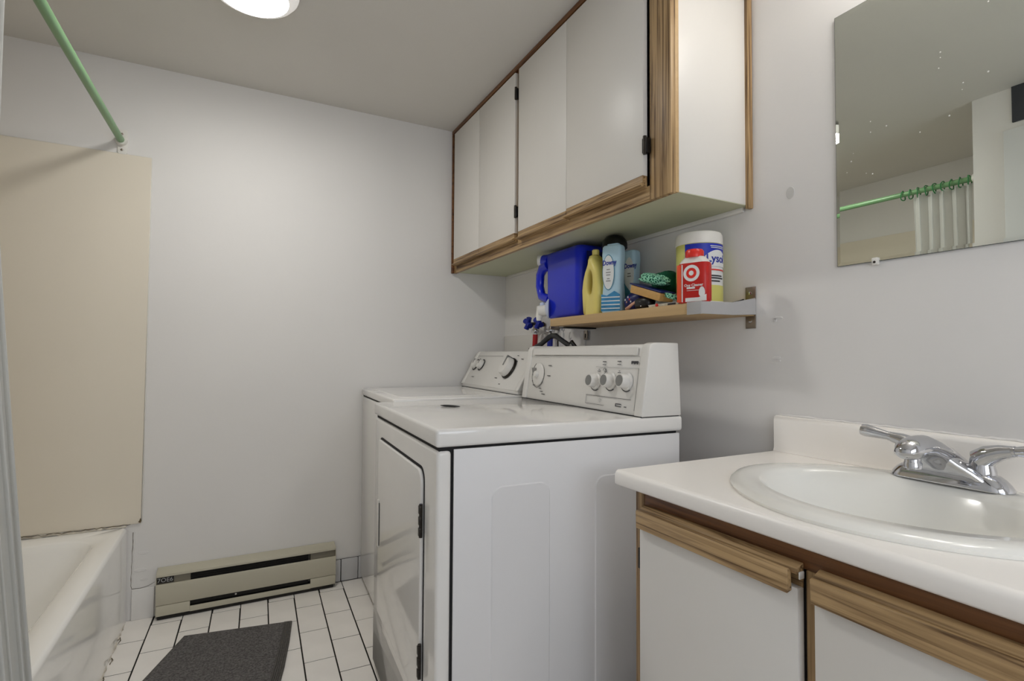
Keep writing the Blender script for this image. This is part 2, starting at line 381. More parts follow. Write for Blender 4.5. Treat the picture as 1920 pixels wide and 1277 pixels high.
for j in range(NV):
    t = j / (NV - 1); z = 1.945 - t * 1.835
    for i in range(NU):
        s = i / (NU - 1)
        ph = 2 * PI * (4.6 * s + .5 * s * s) + 0.9 * math.sin(4 * s + 2.2 * t) + .4 * math.sin(11 * s - 3 * t)
        amp = (.016 + .008 * t + .004 * math.sin(9 * s)) * (1 - .6 * s ** 6)
        bx = -.456 + .112 * max(0, (t - .28) / .72) ** 1.1
        yy = 1.205 + s * (.258 - .045 * t) + .008 * math.sin(ph * 2 + t)
        vs.append((bx + amp * math.sin(ph), yy, z + (.006 * math.cos(ph) if j == 0 else 0)))
for j in range(NV - 1):
    for i in range(NU - 1): fs.append((j * NU + i, j * NU + i + 1, (j + 1) * NU + i + 1, (j + 1) * NU + i))
cs = MB().add(vs, fs).build('sheet', CURT, ct, angle=180)
so = cs.modifiers.new('thickness', 'SOLIDIFY'); so.thickness = .0012
for k in range(9):
    y = 1.215 + k * .036
    pts = [(-.4535 + .019 * math.sin(a), y + .003 * math.cos(a * 2 + k), 1.9725 + .02 * math.cos(a) - (.010 if math.cos(a) < -.3 else 0)) for a in [2 * PI * q / 18 for q in range(19)]]
    MB().tube(pts, .0028, 8).build('curtain_ring', RING, ct)

# ================================================================== BASEBOARD HEATER
ht = thing('baseboard_heater', 'long low beige baseboard heater with dark slots at the foot of the wall', 'heater', (.07, 2.64, 0))
hx0, hx1, hf = -.283, .428, 2.612
box('back_plate', (hx0, YB - .008, .012), (hx1, YB - .001, .193), HEAT, ht, .001)
MB().prism([(YB - .002, .199), (hf, .186), (hf, .176), (hf + .004, .176), (hf + .006, .182), (YB - .002, .193)], 0, hx0, hx1).build('top_cover', HEAT, ht, .0008, 1)
MB().prism([(hf, .147), (hf - .002, .14), (hf - .002, .064), (hf, .061), (hf + .004, .061), (hf + .004, .147)], 0, hx0, hx1).build('front_panel', HEAT, ht, .0008, 1)
box('element', (hx0 + .12, hf + .014, .04), (hx1 - .12, YB - .010, .172), HEATD, ht)
for k in range(3):
    MB().tube([(hx0 + .12, hf + .010, .155 + k * .009), (hx1 - .12, hf + .010, .155 + k * .009)], .0018, 8).build('louvre', HEATD, ht)
for x0, x1, m in ((hx0 + .002, hx0 + .122, HEATB), (hx1 - .112, hx1 - .002, HEATB)):
    e = box('end_box', (x0, hf + .006, .064), (x1, YB - .010, .177), m, ht, .001)
    box('lower_cover', (x0, hf - .001, .018), (x1, hf + .004, .060), HEAT, ht, .0008)
    if m is HEATB and x0 < 0:
        box('name_plate', (x0 + .002, hf + .004, .150), (x0 + .060, hf + .0055, .174), HEATD, e)
        text_mb('7OE6', .024, lambda s, t, d: (x0 + .030 + s, hf + .0035 - d, .162 + t), .0005).build('raised_lettering', INKL, e, smooth=False)
box('bottom_lip', (hx0 + .122, hf, .016), (hx1 - .112, hf + .006, .038), HEAT, ht, .001)
box('base_gap_shade', (hx0 + .006, hf + .006, .002), (hx1 - .01, YB - .012, .033), HEATD, ht)  # near-black block stands in for the shaded gap under the heater
for x in (hx0, hx1 - .0015):
    MB().prism([(hf, .03), (hf, .186), (YB - .002, .199), (YB - .002, .002), (hf + .02, .002)], 0, x, x + .0015).build('end_plate', HEAT, ht)
MB().lathe([(.004, 0), (.003, .003), (0.0005, .004)], Matrix.Translation((.01, hf + .006, .052)) @ Matrix.Rotation(PI / 2, 4, 'X'), 10).build('screw', WPL, ht)

# ================================================================== BATH MAT
mt = thing('bath_mat', 'dark grey ribbed mat lying on the white floor tiles', 'mat', (-.06, 2.1, 0))
A, B, C_, D_ = Vector((-.166, 2.421, 0)), Vector((.217, 2.355, 0)), Vector((.088, 1.70, 0)), Vector((-.378, 1.85, 0))
def mp_(s, t, z): 
    p = A.lerp(B, s).lerp(D_.lerp(C_, s), t); p.x += .012 * math.sin(PI * t) * (s); return (p.x, p.y, z)
n = 34
g = MB(); vs = []; fs = []
for j in range(n + 1):
    for i in range(n + 1):
        vs.append(mp_(.02 + .90 * i / n, .02 + .96 * j / n, .0085 + random.uniform(-.0006, .0006)))
for j in range(n):
    for i in range(n): fs.append((j * (n + 1) + i, j * (n + 1) + i + 1, (j + 1) * (n + 1) + i + 1, (j + 1) * (n + 1) + i))
g.add(vs, fs); g.build('pile', MATM, mt, angle=180)
b0 = [mp_(s, t, 0.0008) for s, t in [(0, 0), (.5, 0), (1, 0), (1, .25), (1, .5), (1, .75), (1, 1), (.5, 1), (0, 1), (0, .5)]]
MB().loops([b0, [(p[0], p[1], .0065) for p in b0]]).build('backing', MATE, mt, .002)
for k in range(5):
    s = .93 + k * .0145
    MB().tube([mp_(s, .01 + .98 * q / 12, .0075) for q in range(13)], .0032, 8).build('border_rib', MATE, mt)

# ================================================================== DRYER and WASHER
TH = math.radians(2.5)
def face_pt(x0, z0, x1, z1):
    L = math.hypot(x1 - x0, z1 - z0); nx, nz = -(z1 - z0) / L, (x1 - x0) / L
    def f(y, z, d):
        return (x0 + (x1 - x0) * (z - z0) / (z1 - z0) + nx * d, y, z + nz * d)
    M = Matrix(((0, -(x1 - x0) / L * -1, nx, 0), (-1, 0, 0, 0), (0, (z1 - z0) / L, nz, 0), (0, 0, 0, 1)))
    return f, M
def knob(parent, f, M, y, z, prof, m, name='knob', n=28):
    T = Matrix.Translation(f(y, z, 0)) @ M
    return MB().lathe(prof, T, n).build(name, m, parent, local=True)
def mark(parent, f, y0, y1, z0, z1, m=INK, d=.0012, name='printed_mark'):
    MB().add([f(y0, z0, 0), f(y1, z0, 0), f(y1, z1, 0), f(y0, z1, 0), f(y0, z0, d), f(y1, z0, d), f(y1, z1, d), f(y0, z1, d)],
             [(3, 2, 1, 0), (4, 5, 6, 7), (0, 1, 5, 4), (1, 2, 6, 5), (2, 3, 7, 6), (3, 0, 4, 7)]).build(name, m, parent, smooth=False, local=True)
def arc(parent, f, yc, zc, r, a0, a1, m=INK, rad=.0009, d=.0006, name='printed_arc'):
    pts = [f(yc + r * math.cos(a), zc + r * math.sin(a), d) for a in [a0 + (a1 - a0) * k / 14 for k in range(15)]]
    MB().tube(pts, rad, 5).build(name, m, parent, local=True)

DD, DW, DZ = .728, .752, .930
dr = thing('clothes_dryer', 'white front-door dryer nearest the sink counter, ribbed side panel facing the room', 'dryer', (.409, 1.153, 0), -TH)
L = dict(local=True)
box('chassis', (.006, .006, .03), (.715, DW - .006, .888), GAP, dr, 0, True)
box('front_panel', (0, .0005, .025), (.036, DW, .879), APPL, dr, .010, True, 4)
box('side_panel', (.041, 0, .025), (.722, .005, .881), APPS, dr, .0015, True)
box('side_panel', (.041, DW - .005, .025), (.722, DW, .881), APPS, dr, .0015, True)
box('back_panel', (.716, .004, .025), (.722, DW - .004, .881), APPS, dr, .001, True)
box('top_panel', (-.004, -.004, .8868), (DD + .004, DW + .004, DZ), APPL, dr, .009, True, 4)
for k in range(4):
    MB().lathe([(.018, 0), (.018, .012), (.01, .014), (.01, .03)], Matrix.Translation(((.05, .67)[k % 2], (.06, DW - .06)[k // 2], 0)), 16).build('foot', GAP, dr, local=True)
for x0, x1 in ((.136, .297), (.432, .600)):
    p = rrect((x0 + x1) / 2, .46, (x1 - x0) / 2, .325, .030)
    q = rrect((x0 + x1) / 2, .46, (x1 - x0) / 2 - .003, .322, .028)
    MB().loops([[(a[0], 0.0002, a[1]) for a in p], [(a[0], -.0026, a[1]) for a in q]], False, True).build('embossed_panel', APPS, dr, local=True, angle=20)
# lint lid finger grip
MB().tube([(.172 + .045 * t, .525 - .062 * t, DZ + .003) for t in [k / 8 for k in range(9)]], [.002, .004, .0055, .006, .006, .006, .005, .004, .0025], 8, flat=(1, .6)).build('lid_grip', BLACK, dr, local=True)
# door
def yz_plate(p, x0, x1): return MB().loops([[(x0, a[0], a[1]) for a in p], [(x1, a[0], a[1]) for a in p]])
yz_plate(rrect(.380, .532, .281, .290, .035), .001, -.0012).build('door_gap_shade', GAP, dr, local=True)  # near-black outline plate paints the shaded gap around the door
dn = yz_plate(rrect(.380, .530, .277, .286, .033), 0, -.010).build('door', APPL, dr, .004, 3, local=True)
box('handle', (-.0135, .612, .46), (-.0095, .634, .616), PLAS, dn, .003, True)
box('handle_recess', (-.0115, .606, .468), (-.0098, .613, .608), GAP, dn, 0, True)
for z0, z1 in ((.656, .737), (.318, .400)):
    h = MB().tube([(-.011, .093, z0), (-.011, .093, z1)], .0045, 10)
    h.build('hinge', HINGE, dn, local=True)
    for q in range(3):
        z = z0 + (z1 - z0) * (q + .5) / 3
        box('hinge_knuckle', (-.0165, .0875, z - .010), (-.010, .0985, z + .010), HINGE, dn, .001, True)
box('toe_panel', (.0, .004, .025), (.004, DW - .004, .20), APPL, dr, .001, True)
# console
cx0, cx1, cz0, cz1 = .588, .618, .931, 1.138
fD, MD = face_pt(cx0, cz0, cx1, cz1)
prof = [(cx0 + .002, cz0), (cx1 + .002, cz1 - .012), (cx1 + .010, cz1 - .003), (cx1 + .02, cz1 - .002), (.716, cz1 - .002), (.724, cz0)]
MB().prism(prof, 1, .030, DW - .030, ).build('console', PLAS, dr, .002, local=True)
for y0, y1 in ((-.002, .034), (DW - .034, DW + .002)):
    pp = [(cx0 - .004, cz0), (cx1 - .004, cz1 - .014), (cx1 + .002, cz1 - .002), (cx1 + .014, cz1 + .002), (.718, cz1 + .002), (.728, cz0)]
    MB().prism(pp, 1, y0, y1).build('end_cap', PLAS, dr, .004, 3, local=True)
box('console_gap', (cx0 - .003, 0, DZ - .0005), (.72, DW, DZ + .0022), GAP, dr, 0, True)
MB().add([fD(.036, 1.098, .0012), fD(DW - .036, 1.098, .0012), fD(DW - .036, 1.0995, .0012), fD(.036, 1.0995, .0012)], [(0, 1, 2, 3)]).build('seam_line', INKL, dr, local=True)
mark(dr, fD, .05, .70, 1.104, 1.127, PLAS, .003, 'top_strip')
my = lambda y: .085 + (y - .135) * .76
for k, (y, z) in enumerate(((.245, 1.020), (.164, 1.024), (.085, 1.026))):
    kb = knob(dr, fD, MD, y, z, [(.027, 0), (.027, .003), (.022, .006), (.0205, .026), (.019, .029)], PLAS)
    knob(kb, fD, MD, y, z, [(.0165, .028), (.0165, .0298)], KNOBG, 'knob_face')
    arc(dr, fD, y, z, .0295, -2.2, .4, INK, .0012)
kd = knob(dr, fD, MD, .640, 1.028, [(.044, 0), (.044, .002), (.040, .004), (.034, .006)], PLAS, 'timer_dial')
knob(kd, fD, MD, .640, 1.028, [(.013, .005), (.012, .016), (.010, .018)], PLAS, 'dial_grip')
MB().add([fD(.690, 1.052, .0075), fD(.650, 1.052, .0075), fD(.656, 1.024, .0075), fD(.672, 1.022, .0075)], [(0, 1, 2, 3)]).build('dial_pointer', KNOBG, kd, local=True)
arc(dr, fD, .640, 1.028, .050, -2.6, 1.0, INK, .0009)
for y0, y1, z in ((.545, .568, 1.063), (.545, .568, 1.025), (.665, .685, 1.000), (.65, .675, .985), (.605, .622, .975), (.590, .610, .964), (.625, .64, .990), (.57, .595, .955)):
    mark(dr, fD, y0, y1, z, z + .0022)
for y, z in ((my(.298), 1.078), (my(.197), 1.080)):
    mark(dr, fD, y - .009, y + .009, z + .004, z + .0062); mark(dr, fD, y - .010, y + .008, z - .005, z - .0035)
mark(dr, fD, .042, .074, 1.0815, 1.084)
for q in range(5): mark(dr, fD, .044 + q * .0064, .0475 + q * .0064, 1.0775 + (q % 2) * .002, 1.087)
mark(dr, fD, .040, my(.355), 1.0655, 1.0665, INKL); mark(dr, fD, .058, my(.405), .974, .9752)
mark(dr, fD, my(.27), my(.405), .9475, .9485); mark(dr, fD, my(.402), my(.402) + .0011, .948, .974, INKL); mark(dr, fD, .037, .0381, .945, 1.066, INKL)
for y, z in ((my(.330), 1.052), (my(.285), 1.052), (my(.19), 1.05), (my(.297), 1.02), (my(.183), 1.03)):
    mark(dr, fD, y - .007, y + .007, z, z + .0018); mark(dr, fD, y - .003, y + .003, z + .005, z + .0065)
arc(dr, fD, my(.29), 1.055, .008, 0, 5, INK, .0007)
for z in (.950, .957): mark(dr, fD, my(.155), my(.190), z, z + .0022)
mark(dr, fD, my(.188), my(.188) + .0024, .950, .959); mark(dr, fD, my(.122), my(.136), .951, .953)
arc(dr, fD, my(.30), .962, .006, 0, 6.2, INKL, .0006)

WD, WW, WZ = .66, .70, .935
wa = thing('washing_machine', 'white top-loading washer in the corner, behind the dryer', 'washer', (.5195, 1.955, 0), -TH)
box('cabinet', (0, 0, .025), (WD, WW, .898), APPL, wa, .010, True, 4)
box('lid_gap', (.004, .004, .897), (WD - .004, WW - .004, .903), GAP, wa, 0, True)
box('top_panel', (-.003, -.003, .902), (WD + .003, WW + .003, WZ), APPL, wa, .008, True, 4)
ld = MB().loops([[(a[0], a[1], WZ - .0005) for a in rrect(.27, WW / 2, .235, WW / 2 - .05, .04)], [(a[0], a[1], WZ + .0022) for a in rrect(.27, WW / 2, .230, WW / 2 - .055, .04)]], False, True).build('lid', APPL, wa, local=True, angle=15)
for k in range(4):
    MB().lathe([(.018, 0), (.018, .012), (.01, .014), (.01, .03)], Matrix.Translation(((.06, .6)[k % 2], (.06, WW - .06)[k // 2], 0)), 16).build('foot', GAP, wa, local=True)
wx0, wx1, wz0, wz1 = .517, .612, .952, 1.122
fW, MW = face_pt(wx0, wz0, wx1, wz1)
box('console_base', (wx0 + .004, .006, WZ - .001), (WD - .01, WW - .006, .9525), PLAS, wa, .001, True)
box('console_gap', (wx0 + .001, .006, WZ - .0005), (WD - .02, WW - .006, WZ + .002), GAP, wa, 0, True)
wp = [(wx0 + .002, wz0), (wx1 - .004, wz1 - .014), (wx1 + .004, wz1 - .003), (wx1 + .016, wz1), (WD - .014, wz1), (WD - .004, wz0)]
MB().prism(wp, 1, .026, WW - .026).build('console', PLAS, wa, .002, local=True)
for y0, y1 in ((-.001, .029), (WW - .029, WW + .001)):
    pp = [(wx0 - .003, wz0), (wx1 - .008, wz1 - .014), (wx1 + .002, wz1 - .001), (wx1 + .015, wz1 + .002), (WD - .012, wz1 + .002), (WD, wz0)]
    MB().prism(pp, 1, y0, y1).build('end_cap', PLAS, wa, .004, 3, local=True)
for y in (.628, .548):
    arc(wa, fW, y, 1.052, .027, 0, 2 * PI, INK, .0022, .001, 'knob_ring')
    kb = knob(wa, fW, MW, y, 1.052, [(.026, 0), (.025, .012), (.022, .020), (.012, .021)], PLAS)
    mark(kb, fW, y - .003, y + .003, 1.052, 1.074, KNOBG, .0225, 'knob_pointer')
kb = knob(wa, fW, MW, .190, 1.042, [(.052, 0), (.052, .006), (.049, .010)], HINGE, 'dial_ring')
knob(kb, fW, MW, .190, 1.042, [(.046, .008), (.043, .030), (.038, .036), (.010, .037)], PLAS, 'dial_grip')
mark(kb, fW, .185, .195, 1.040, 1.085, KNOBG, .039, 'dial_pointer')
for y0, y1, z in ((.275, .30, .995), (.145, .155, 1.075), (.10, .12, 1.085), (.21, .225, .970), (.57, .60, .990), (.16, .175, 1.10)):
    mark(wa, fW, y0, y1, z, z + .002)
mark(wa, fW, .33, .66, 1.098, 1.0992, INKL)

# ================================================================== VANITY
va = thing('vanity_cabinet', 'sink cabinet with white doors and oak trim under the counter', 'cabinet', (1.07, .45, 0))
VX = .800; VY1, VY0 = .926, -.03
box('side_panel', (VX + .02, VY1 - .016, .0), (XR - .002, VY1, .804), LAM, va, .001)
box('side_panel', (VX + .02, VY0, .0), (XR - .002, VY0 + .016, .804), LAM, va, .001)
box('back_board', (XR - .010, VY0 + .016, .08), (XR - .002, VY1 - .016, .804), LAM, va)
box('bottom_board', (VX + .02, VY0 + .016, .085), (XR - .010, VY1 - .016, .10), LAM, va)
box('toe_kick', (VX + .06, VY0 + .016, 0), (VX + .075, VY1 - .016, .085), OAKY, va)
box('stile', (VX, VY1 - .027, .085), (VX + .02, VY1, .804), OAKZ, va, .0015)
box('stile', (VX, .489, .085), (VX + .02, .527, .765), OAKZ, va, .0015)
box('stile', (VX, VY0, .085), (VX + .02, VY0 + .03, .804), OAKZ, va, .0015)
box('top_rail', (VX + .001, VY0 + .03, .765), (VX + .02, VY1 - .027, .804), OAKD, va, .0015)
box('bottom_rail', (VX, VY0 + .03, .085), (VX + .02, VY1 - .027, .125), OAKY, va, .0015)
def vdoor(y0, y1):
    dd = box('door', (VX - .017, y0, .115), (VX - .001, y1, .738), LAM, va, .001)
    ps = MB().prism([(VX - .019, .768), (VX - .004, .775), (VX - .001, .775), (VX - .001, .736), (VX - .005, .736), (VX - .005, .764), (VX - .019, .760)], 1, y0 + .0, y1).build('pull_channel', OAKY, dd, .0006, 1)
    MB().prism([(VX - .030, .766), (VX - .024, .768), (VX - .019, .762), (VX - .0175, .732), (VX - .029, .729)], 1, y0 + .009, y1 - .001).build('pull_strip', OAKY, dd, .001, 1)
    return dd
d1 = vdoor(.530, .894); d2 = vdoor(.005, .503)
for d, y in ((d1, .897),):
    for z in (.66, .22):
        h = box('hinge', (VX - .016, y - .002, z - .022), (VX - .002, y + .004, z + .022), HINGE, d, .001)
box('bumper', (VX - .016, .5265, .752), (VX - .004, .5295, .764), WPL, d1, .002)
ctp = thing('countertop', 'white laminate countertop with backsplash holding the sink', 'countertop', (1.06, .45, .806))
CY1, CY0, CX = .965, -.06, .772
# slab with an oval cut-out
SXC, SYC = 1.062, .525
def egg(ax_f, ax_b, ay, n=72, p=2.0, xc=SXC, yc=SYC):
    out = []
    for i in range(n):
        a = 2 * PI * i / n; c, s = math.cos(a), math.sin(a)
        k = (abs(c) ** p + abs(s) ** p) ** (-1 / p)
        out.append((xc + (ax_b if c > 0 else ax_f) * k * c, yc + ay * k * s))
    return out
hole = egg(.245, .235, .280)
outer = []
for i, (hx, hy) in enumerate(hole):
    a = 2 * PI * i / 72; c, s = math.cos(a), math.sin(a)
    tx = ((XR - .001 - SXC) / c if c > 1e-9 else ((CX + .012 - SXC) / c if c < -1e-9 else 1e9))
    ty = ((CY1 - .002 - SYC) / s if s > 1e-9 else ((CY0 + .002 - SYC) / s if s < -1e-9 else 1e9))
    t = min(tx, ty); outer.append((SXC + t * c, SYC + t * s))
# put exact corners on the nearest outer samples
for cxx in (XR - .001, CX + .012):
    for cyy in (CY1 - .002, CY0 + .002):
        k = min(range(72), key=lambda i: (outer[i][0] - cxx) ** 2 + (outer[i][1] - cyy) ** 2); outer[k] = (cxx, cyy)
L2 = lambda l, z: [(p[0], p[1], z) for p in l]
MB().loops([L2(outer, .808), L2(outer, .840), L2(hole, .840), L2(hole, .808), L2(outer, .808)], False, False).build('slab', CTOP, ctp, angle=30)
# rounded front nosing and left end
ns = [(CX + .0125, .840)] + [(CX + .012 - .012 * math.sin(a), .828 + .012 * math.cos(a)) for a in [PI / 2 * k / 6 for k in range(1, 7)]] + [(CX, .810), (CX + .004, .806), (CX + .0125, .806)]
MB().prism(ns, 1, CY0, CY1).build('front_nosing', CTOP, ctp, angle=50)
box('end_strip', (CX + .006, CY1 - .0025, .8065), (XR - .001, CY1, .8398), CTOP, ctp, .0008)
sp = [(XR - .001, .8402), (XR - .001, .938), (XR - .012, .938), (XR - .019, .935), (XR - .022, .926), (XR - .022, .850), (XR - .026, .8402)]
MB().prism(sp, 1, CY0, CY1).build('backsplash', CTOP, ctp, .0008, 1)
crack('caulk_bead', [(XR - .004, CY1 - .01, .940), (XR - .004, .7, .940), (XR - .004, .2, .940)], .0035, WALL, ctp, .001)

sk = thing('sink', 'oval white porcelain drop-in sink set in the countertop', 'sink', (SXC, SYC, .84))
P_ = 1.85
MB().loops([L2(egg(.250, .236, .287, p=P_), .8402), L2(egg(.263, .248, .300, p=P_), .8402), L2(egg(.265, .250, .302, p=P_), .846), L2(egg(.258, .244, .295, p=P_), .8525), L2(egg(.245, .232, .281, p=P_), .855),
            L2(egg(.210, .172, .246, p=P_), .8545), L2(egg(.200, .160, .236, p=1.95), .850), L2(egg(.190, .150, .227, p=2.0), .838), L2(egg(.168, .132, .205, p=2.0), .79),
            L2(egg(.137, .112, .17, p=2.0), .745), L2(egg(.09, .08, .115, p=2.0), .715), L2(egg(.03, .03, .03, p=2.0), .706)], False, True).build('bowl', SINKM, sk, angle=60)
MB().lathe([(.021, 0), (.023, .003), (.020, .005), (.012, .002)], Matrix.Translation((SXC, SYC, .7062)), 24).build('drain', CHROME, sk)

# faucet
FX, FY, FZ = 1.248, .525, .8552
fc = thing('faucet', 'chrome two-handle faucet at the back of the sink', 'faucet', (FX, FY, FZ))
def oval(hx, hy, z, r, dx=0):
    return [(FX + dx + p[0], FY + p[1], FZ + z) for p in rrect(0, 0, hx, hy, r, 8)]
MB().loops([oval(.030, .100, 0, .029), oval(.030, .100, .004, .029), oval(.027, .095, .012, .026), oval(.024, .088, .020, .0235), oval(.021, .080, .026, .0205), oval(.014, .066, .029, .0135)]).build('base', CHROME, fc, angle=60)
# spout: sections along a rising curve
def sect(x, z, hy, hz, n=20, tilt=0):
    out = []
    for i in range(n):
        a = 2 * PI * i / n; yy = hy * math.cos(a); q = hz * math.sin(a)
        out.append((FX + x + q * math.sin(tilt), FY + yy, FZ + z + q * math.cos(tilt)))
    return out
MB().loops([sect(.032, .012, .030, .004, tilt=.9), sect(.026, .020, .036, .014, tilt=.9), sect(.004, .034, .034, .024, tilt=.7), sect(-.030, .052, .029, .026, tilt=.5), sect(-.065, .068, .025, .022, tilt=.4), sect(-.098, .078, .0255, .0215, tilt=.2),
            sect(-.125, .078, .0255, .021, tilt=0), sect(-.146, .074, .0235, .0195, tilt=-.4), sect(-.158, .067, .018, .015, tilt=-.8), sect(-.164, .063, .008, .007, tilt=-.9)]).build('spout', CHROME, fc, angle=70)
MB().loops([oval(.027, .074, .016, .026, -.004), oval(.027, .058, .030, .026, -.014), oval(.028, .040, .044, .026, -.026), oval(.024, .026, .058, .022, -.040), oval(.016, .016, .066, .014, -.050)]).build('spout_skirt', CHROME, fc, angle=70)
MB().lathe([(.0135, .040), (.0145, .041), (.0145, .050), (.013, .052), (.013, .062)], Matrix.Translation((FX - .132, FY, FZ)), 24).build('aerator', CHROME, fc)
MB().lathe([(.0125, .0395), (.0125, .0405)], Matrix.Translation((FX - .132, FY, FZ)), 20).build('aerator_screen', HINGE, fc)
for s in (1, -1):
    hy = FY + s * .052
    hb = MB().lathe([(.022, .024), (.0215, .034), (.019, .044), (.0185, .050), (.017, .060), (.012, .068), (.004, .071)], Matrix.Translation((FX + .002, hy, FZ)), 28).build('handle_hub', CHROME, fc)
    e = .008
    pts = [(FX + .002, hy - s * .002, FZ + .052), (FX + .000, hy + s * .012, FZ + .064), (FX - .002, hy + s * .030, FZ + .070 + e * .25), (FX - .004, hy + s * .048, FZ + .072 + e * .55)]
    MB().tube(pts, [.021, .0185, .0140, .0102], 16).build('handle_arm', CHROME, hb)
    MB().tube([(FX - .004, hy + s * .047, FZ + .072 + e * .53), (FX - .0042, hy + s * .052, FZ + .0725 + e * .6)], .0098, 16).build('collar', CHROME, hb)
    MB().tube([(FX - .004, hy + s * .050, FZ + .0722 + e * .58), (FX - .006, hy + s * .075, FZ + .073 + e * .95), (FX - .008, hy + s * .095, FZ + .074 + e * 1.22), (FX - .009, hy + s * .104, FZ + .074 + e * 1.34), (FX - .009, hy + s * .108, FZ + .074 + e * 1.4)], [.0085, .0115, .0140, .0125, .004], 16).build('lever', CHROME, hb)

# ================================================================== MIRROR
mr = thing('wall_mirror', 'frameless rectangular mirror clipped to the wall above the sink', 'mirror', (XR, .44, 1.331))
my0, my1, mz0, mz1 = .08, .793, 1.331, 1.972
b_ = .0075; bt = .00045
MB().add([(XR - .006 + bt, my0, mz0), (XR - .006 + bt, my1, mz0), (XR - .006 + bt, my1, mz1), (XR - .006 + bt, my0, mz1),
          (XR - .006, my0 + b_, mz0 + b_), (XR - .006, my1 - b_, mz0 + b_), (XR - .006, my1 - b_, mz1 - b_), (XR - .006, my0 + b_, mz1 - b_)],
         [(4, 5, 6, 7), (0, 1, 5, 4), (1, 2, 6, 5), (2, 3, 7, 6), (3, 0, 4, 7)]).build('silvered_glass', MIRR, mr, smooth=False)
box('glass_edge', (XR - .0054, my0 - .0008, mz0 - .0008), (XR - .0015, my1 + .0008, mz1 + .0008), MEDGE, mr)
for y in (.703, .17):
    c = box('clip', (XR - .012, y - .007, mz0 - .010), (XR - .0005, y + .007, mz0 + .008), WPL, mr, .0025)
    MB().lathe([(.0032, 0), (.0028, .0012)], Matrix.Translation((XR - .0118, y, mz0 - .003)) @ Matrix.Rotation(-PI / 2, 4, 'Y'), 12).build('clip_screw', HINGE, c)

for y, z in [(0.5667, 1.7547), (0.5291, 1.6669), (0.5523, 1.6205), (0.6072, 1.6055), (0.7103, 1.6707), (0.7106, 1.6447), (0.6753, 1.6466), (0.7668, 1.5632), (0.7216, 1.5479), (0.7072, 1.5422), (0.5271, 1.6808), (0.483, 1.8283), (0.5665, 1.7664), (0.4853, 1.6845), (0.7561, 1.5881), (0.7508, 1.6064), (0.57, 1.7327)]:
    MB().lathe([(random.uniform(.0010, .0019), 0), (.0005, .0004)], Matrix.Translation((XR - .006, y, z)) @ Matrix.Rotation(-PI / 2, 4, 'Y'), 8).build('dust_speck', WPL, mr)

# vanity lamp above the mirror (out of frame)
vl = thing('vanity_light', 'three-globe light bar on the wall above the mirror', 'light', (XR, .4, 2.19))
box('back_bar', (XR - .03, .12, 2.145), (XR - .001, .68, 2.235), CHROME, vl, .006)
for y in (.21, .40, .59):
    n_ = MB().lathe([(.024, 0), (.022, .02), (.018, .03)], Matrix.Translation((XR - .03, y, 2.19)) @ Matrix.Rotation(-PI / 2, 4, 'Y'), 20).build('socket', WPL, vl)
    MB().lathe([(.004, .022), (.020, .03), (.036, .045), (.0425, .068), (.036, .092), (.02, .106), (.003, .110)], Matrix.Translation((XR - .03, y, 2.19)) @ Matrix.Rotation(-PI / 2, 4, 'Y'), 24).build('globe', BULB, n_)

# ceiling dome lamp
cl = thing('ceiling_light', 'round lit glass dome light on the ceiling', 'ceiling light', (.022, 1.895, ZC))
T = Matrix.Translation((.022, 1.895, ZC)) @ Matrix.Rotation(PI, 4, 'X')
MB().lathe([(.095, 0), (.095, .012), (.08, .016)], T, 40).build('ceiling_plate', WPL, cl)
MB().lathe([(.139, .018), (.1405, .021), (.139, .026), (.126, .042), (.108, .050)], T, 64, False, False).build('glass_rim', LAMPR, cl)
MB().lathe([(.108, .050), (.085, .053), (.06, .0555), (.03, .057), (.006, .0575)], T, 64, False, True).build('glass_bowl', LAMPG, cl)
MB().lathe([(.139, .018), (.09, .010)], T, 64, False, False).build('glass_back', WPL, cl)

# ================================================================== WALL CABINET
wc = thing('wall_cabinet', 'long white four-door wall cabinet with oak face frame, up to the ceiling', 'cabinet', (1.19, 1.86, 1.545))
KX, KY0, KY1, KZ0, KZ1 = 1.030, 1.050, YB - .003, 1.545, ZC - .002
box('end_panel', (KX + .018, KY0 + .002, KZ0 + .008), (XR - .002, KY0 + .016, KZ1), LAM, wc, .0008)
box('far_end_panel', (KX + .018, KY1 - .016, KZ0 + .008), (XR - .002, KY1, KZ1), LAM, wc)
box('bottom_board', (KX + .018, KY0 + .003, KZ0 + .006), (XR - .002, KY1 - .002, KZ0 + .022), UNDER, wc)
box('top_board', (KX + .018, KY0 + .016, KZ1 - .016), (XR - .002, KY1 - .016, KZ1), LAM, wc)
box('back_board', (XR - .008, KY0 + .016, KZ0 + .022), (XR - .002, KY1 - .016, KZ1 - .016), LAM, wc)
box('hanging_rail', (XR - .012, KY0 + .02, KZ0 - .008), (XR - .001, KY1 - .05, KZ0 + .006), LAM, wc, .001)
box('edge_band', (KX + .0175, KY0 - .0005, KZ0 + .004), (KX + .030, KY0 + .014, KZ1), PINE, wc, .0008)
box('wall_scribe', (XR - .020, KY0 - .010, KZ0 - .004), (XR - .001, KY0 + .004, KZ1), OAKZ, wc, .002)
box('stile', (KX, KY0 - .0005, KZ0), (KX + .018, KY0 + .082, KZ1), OAKZ, wc, .001)
box('stile', (KX, 1.885, KZ0 + .042), (KX + .018, 1.934, KZ1 - .03), OAKZ, wc, .001)
box('stile', (KX, KY1 - .046, KZ0), (KX + .018, KY1, KZ1), OAKZ, wc, .001)
box('bottom_rail', (KX - .001, KY0 + .082, KZ0), (KX + .0175, KY1 - .046, KZ0 + .042), OAKY, wc, .001)
box('top_rail', (KX - .001, KY0 + .082, KZ1 - .034), (KX + .0175, KY1 - .046, KZ1), OAKD, wc, .001)
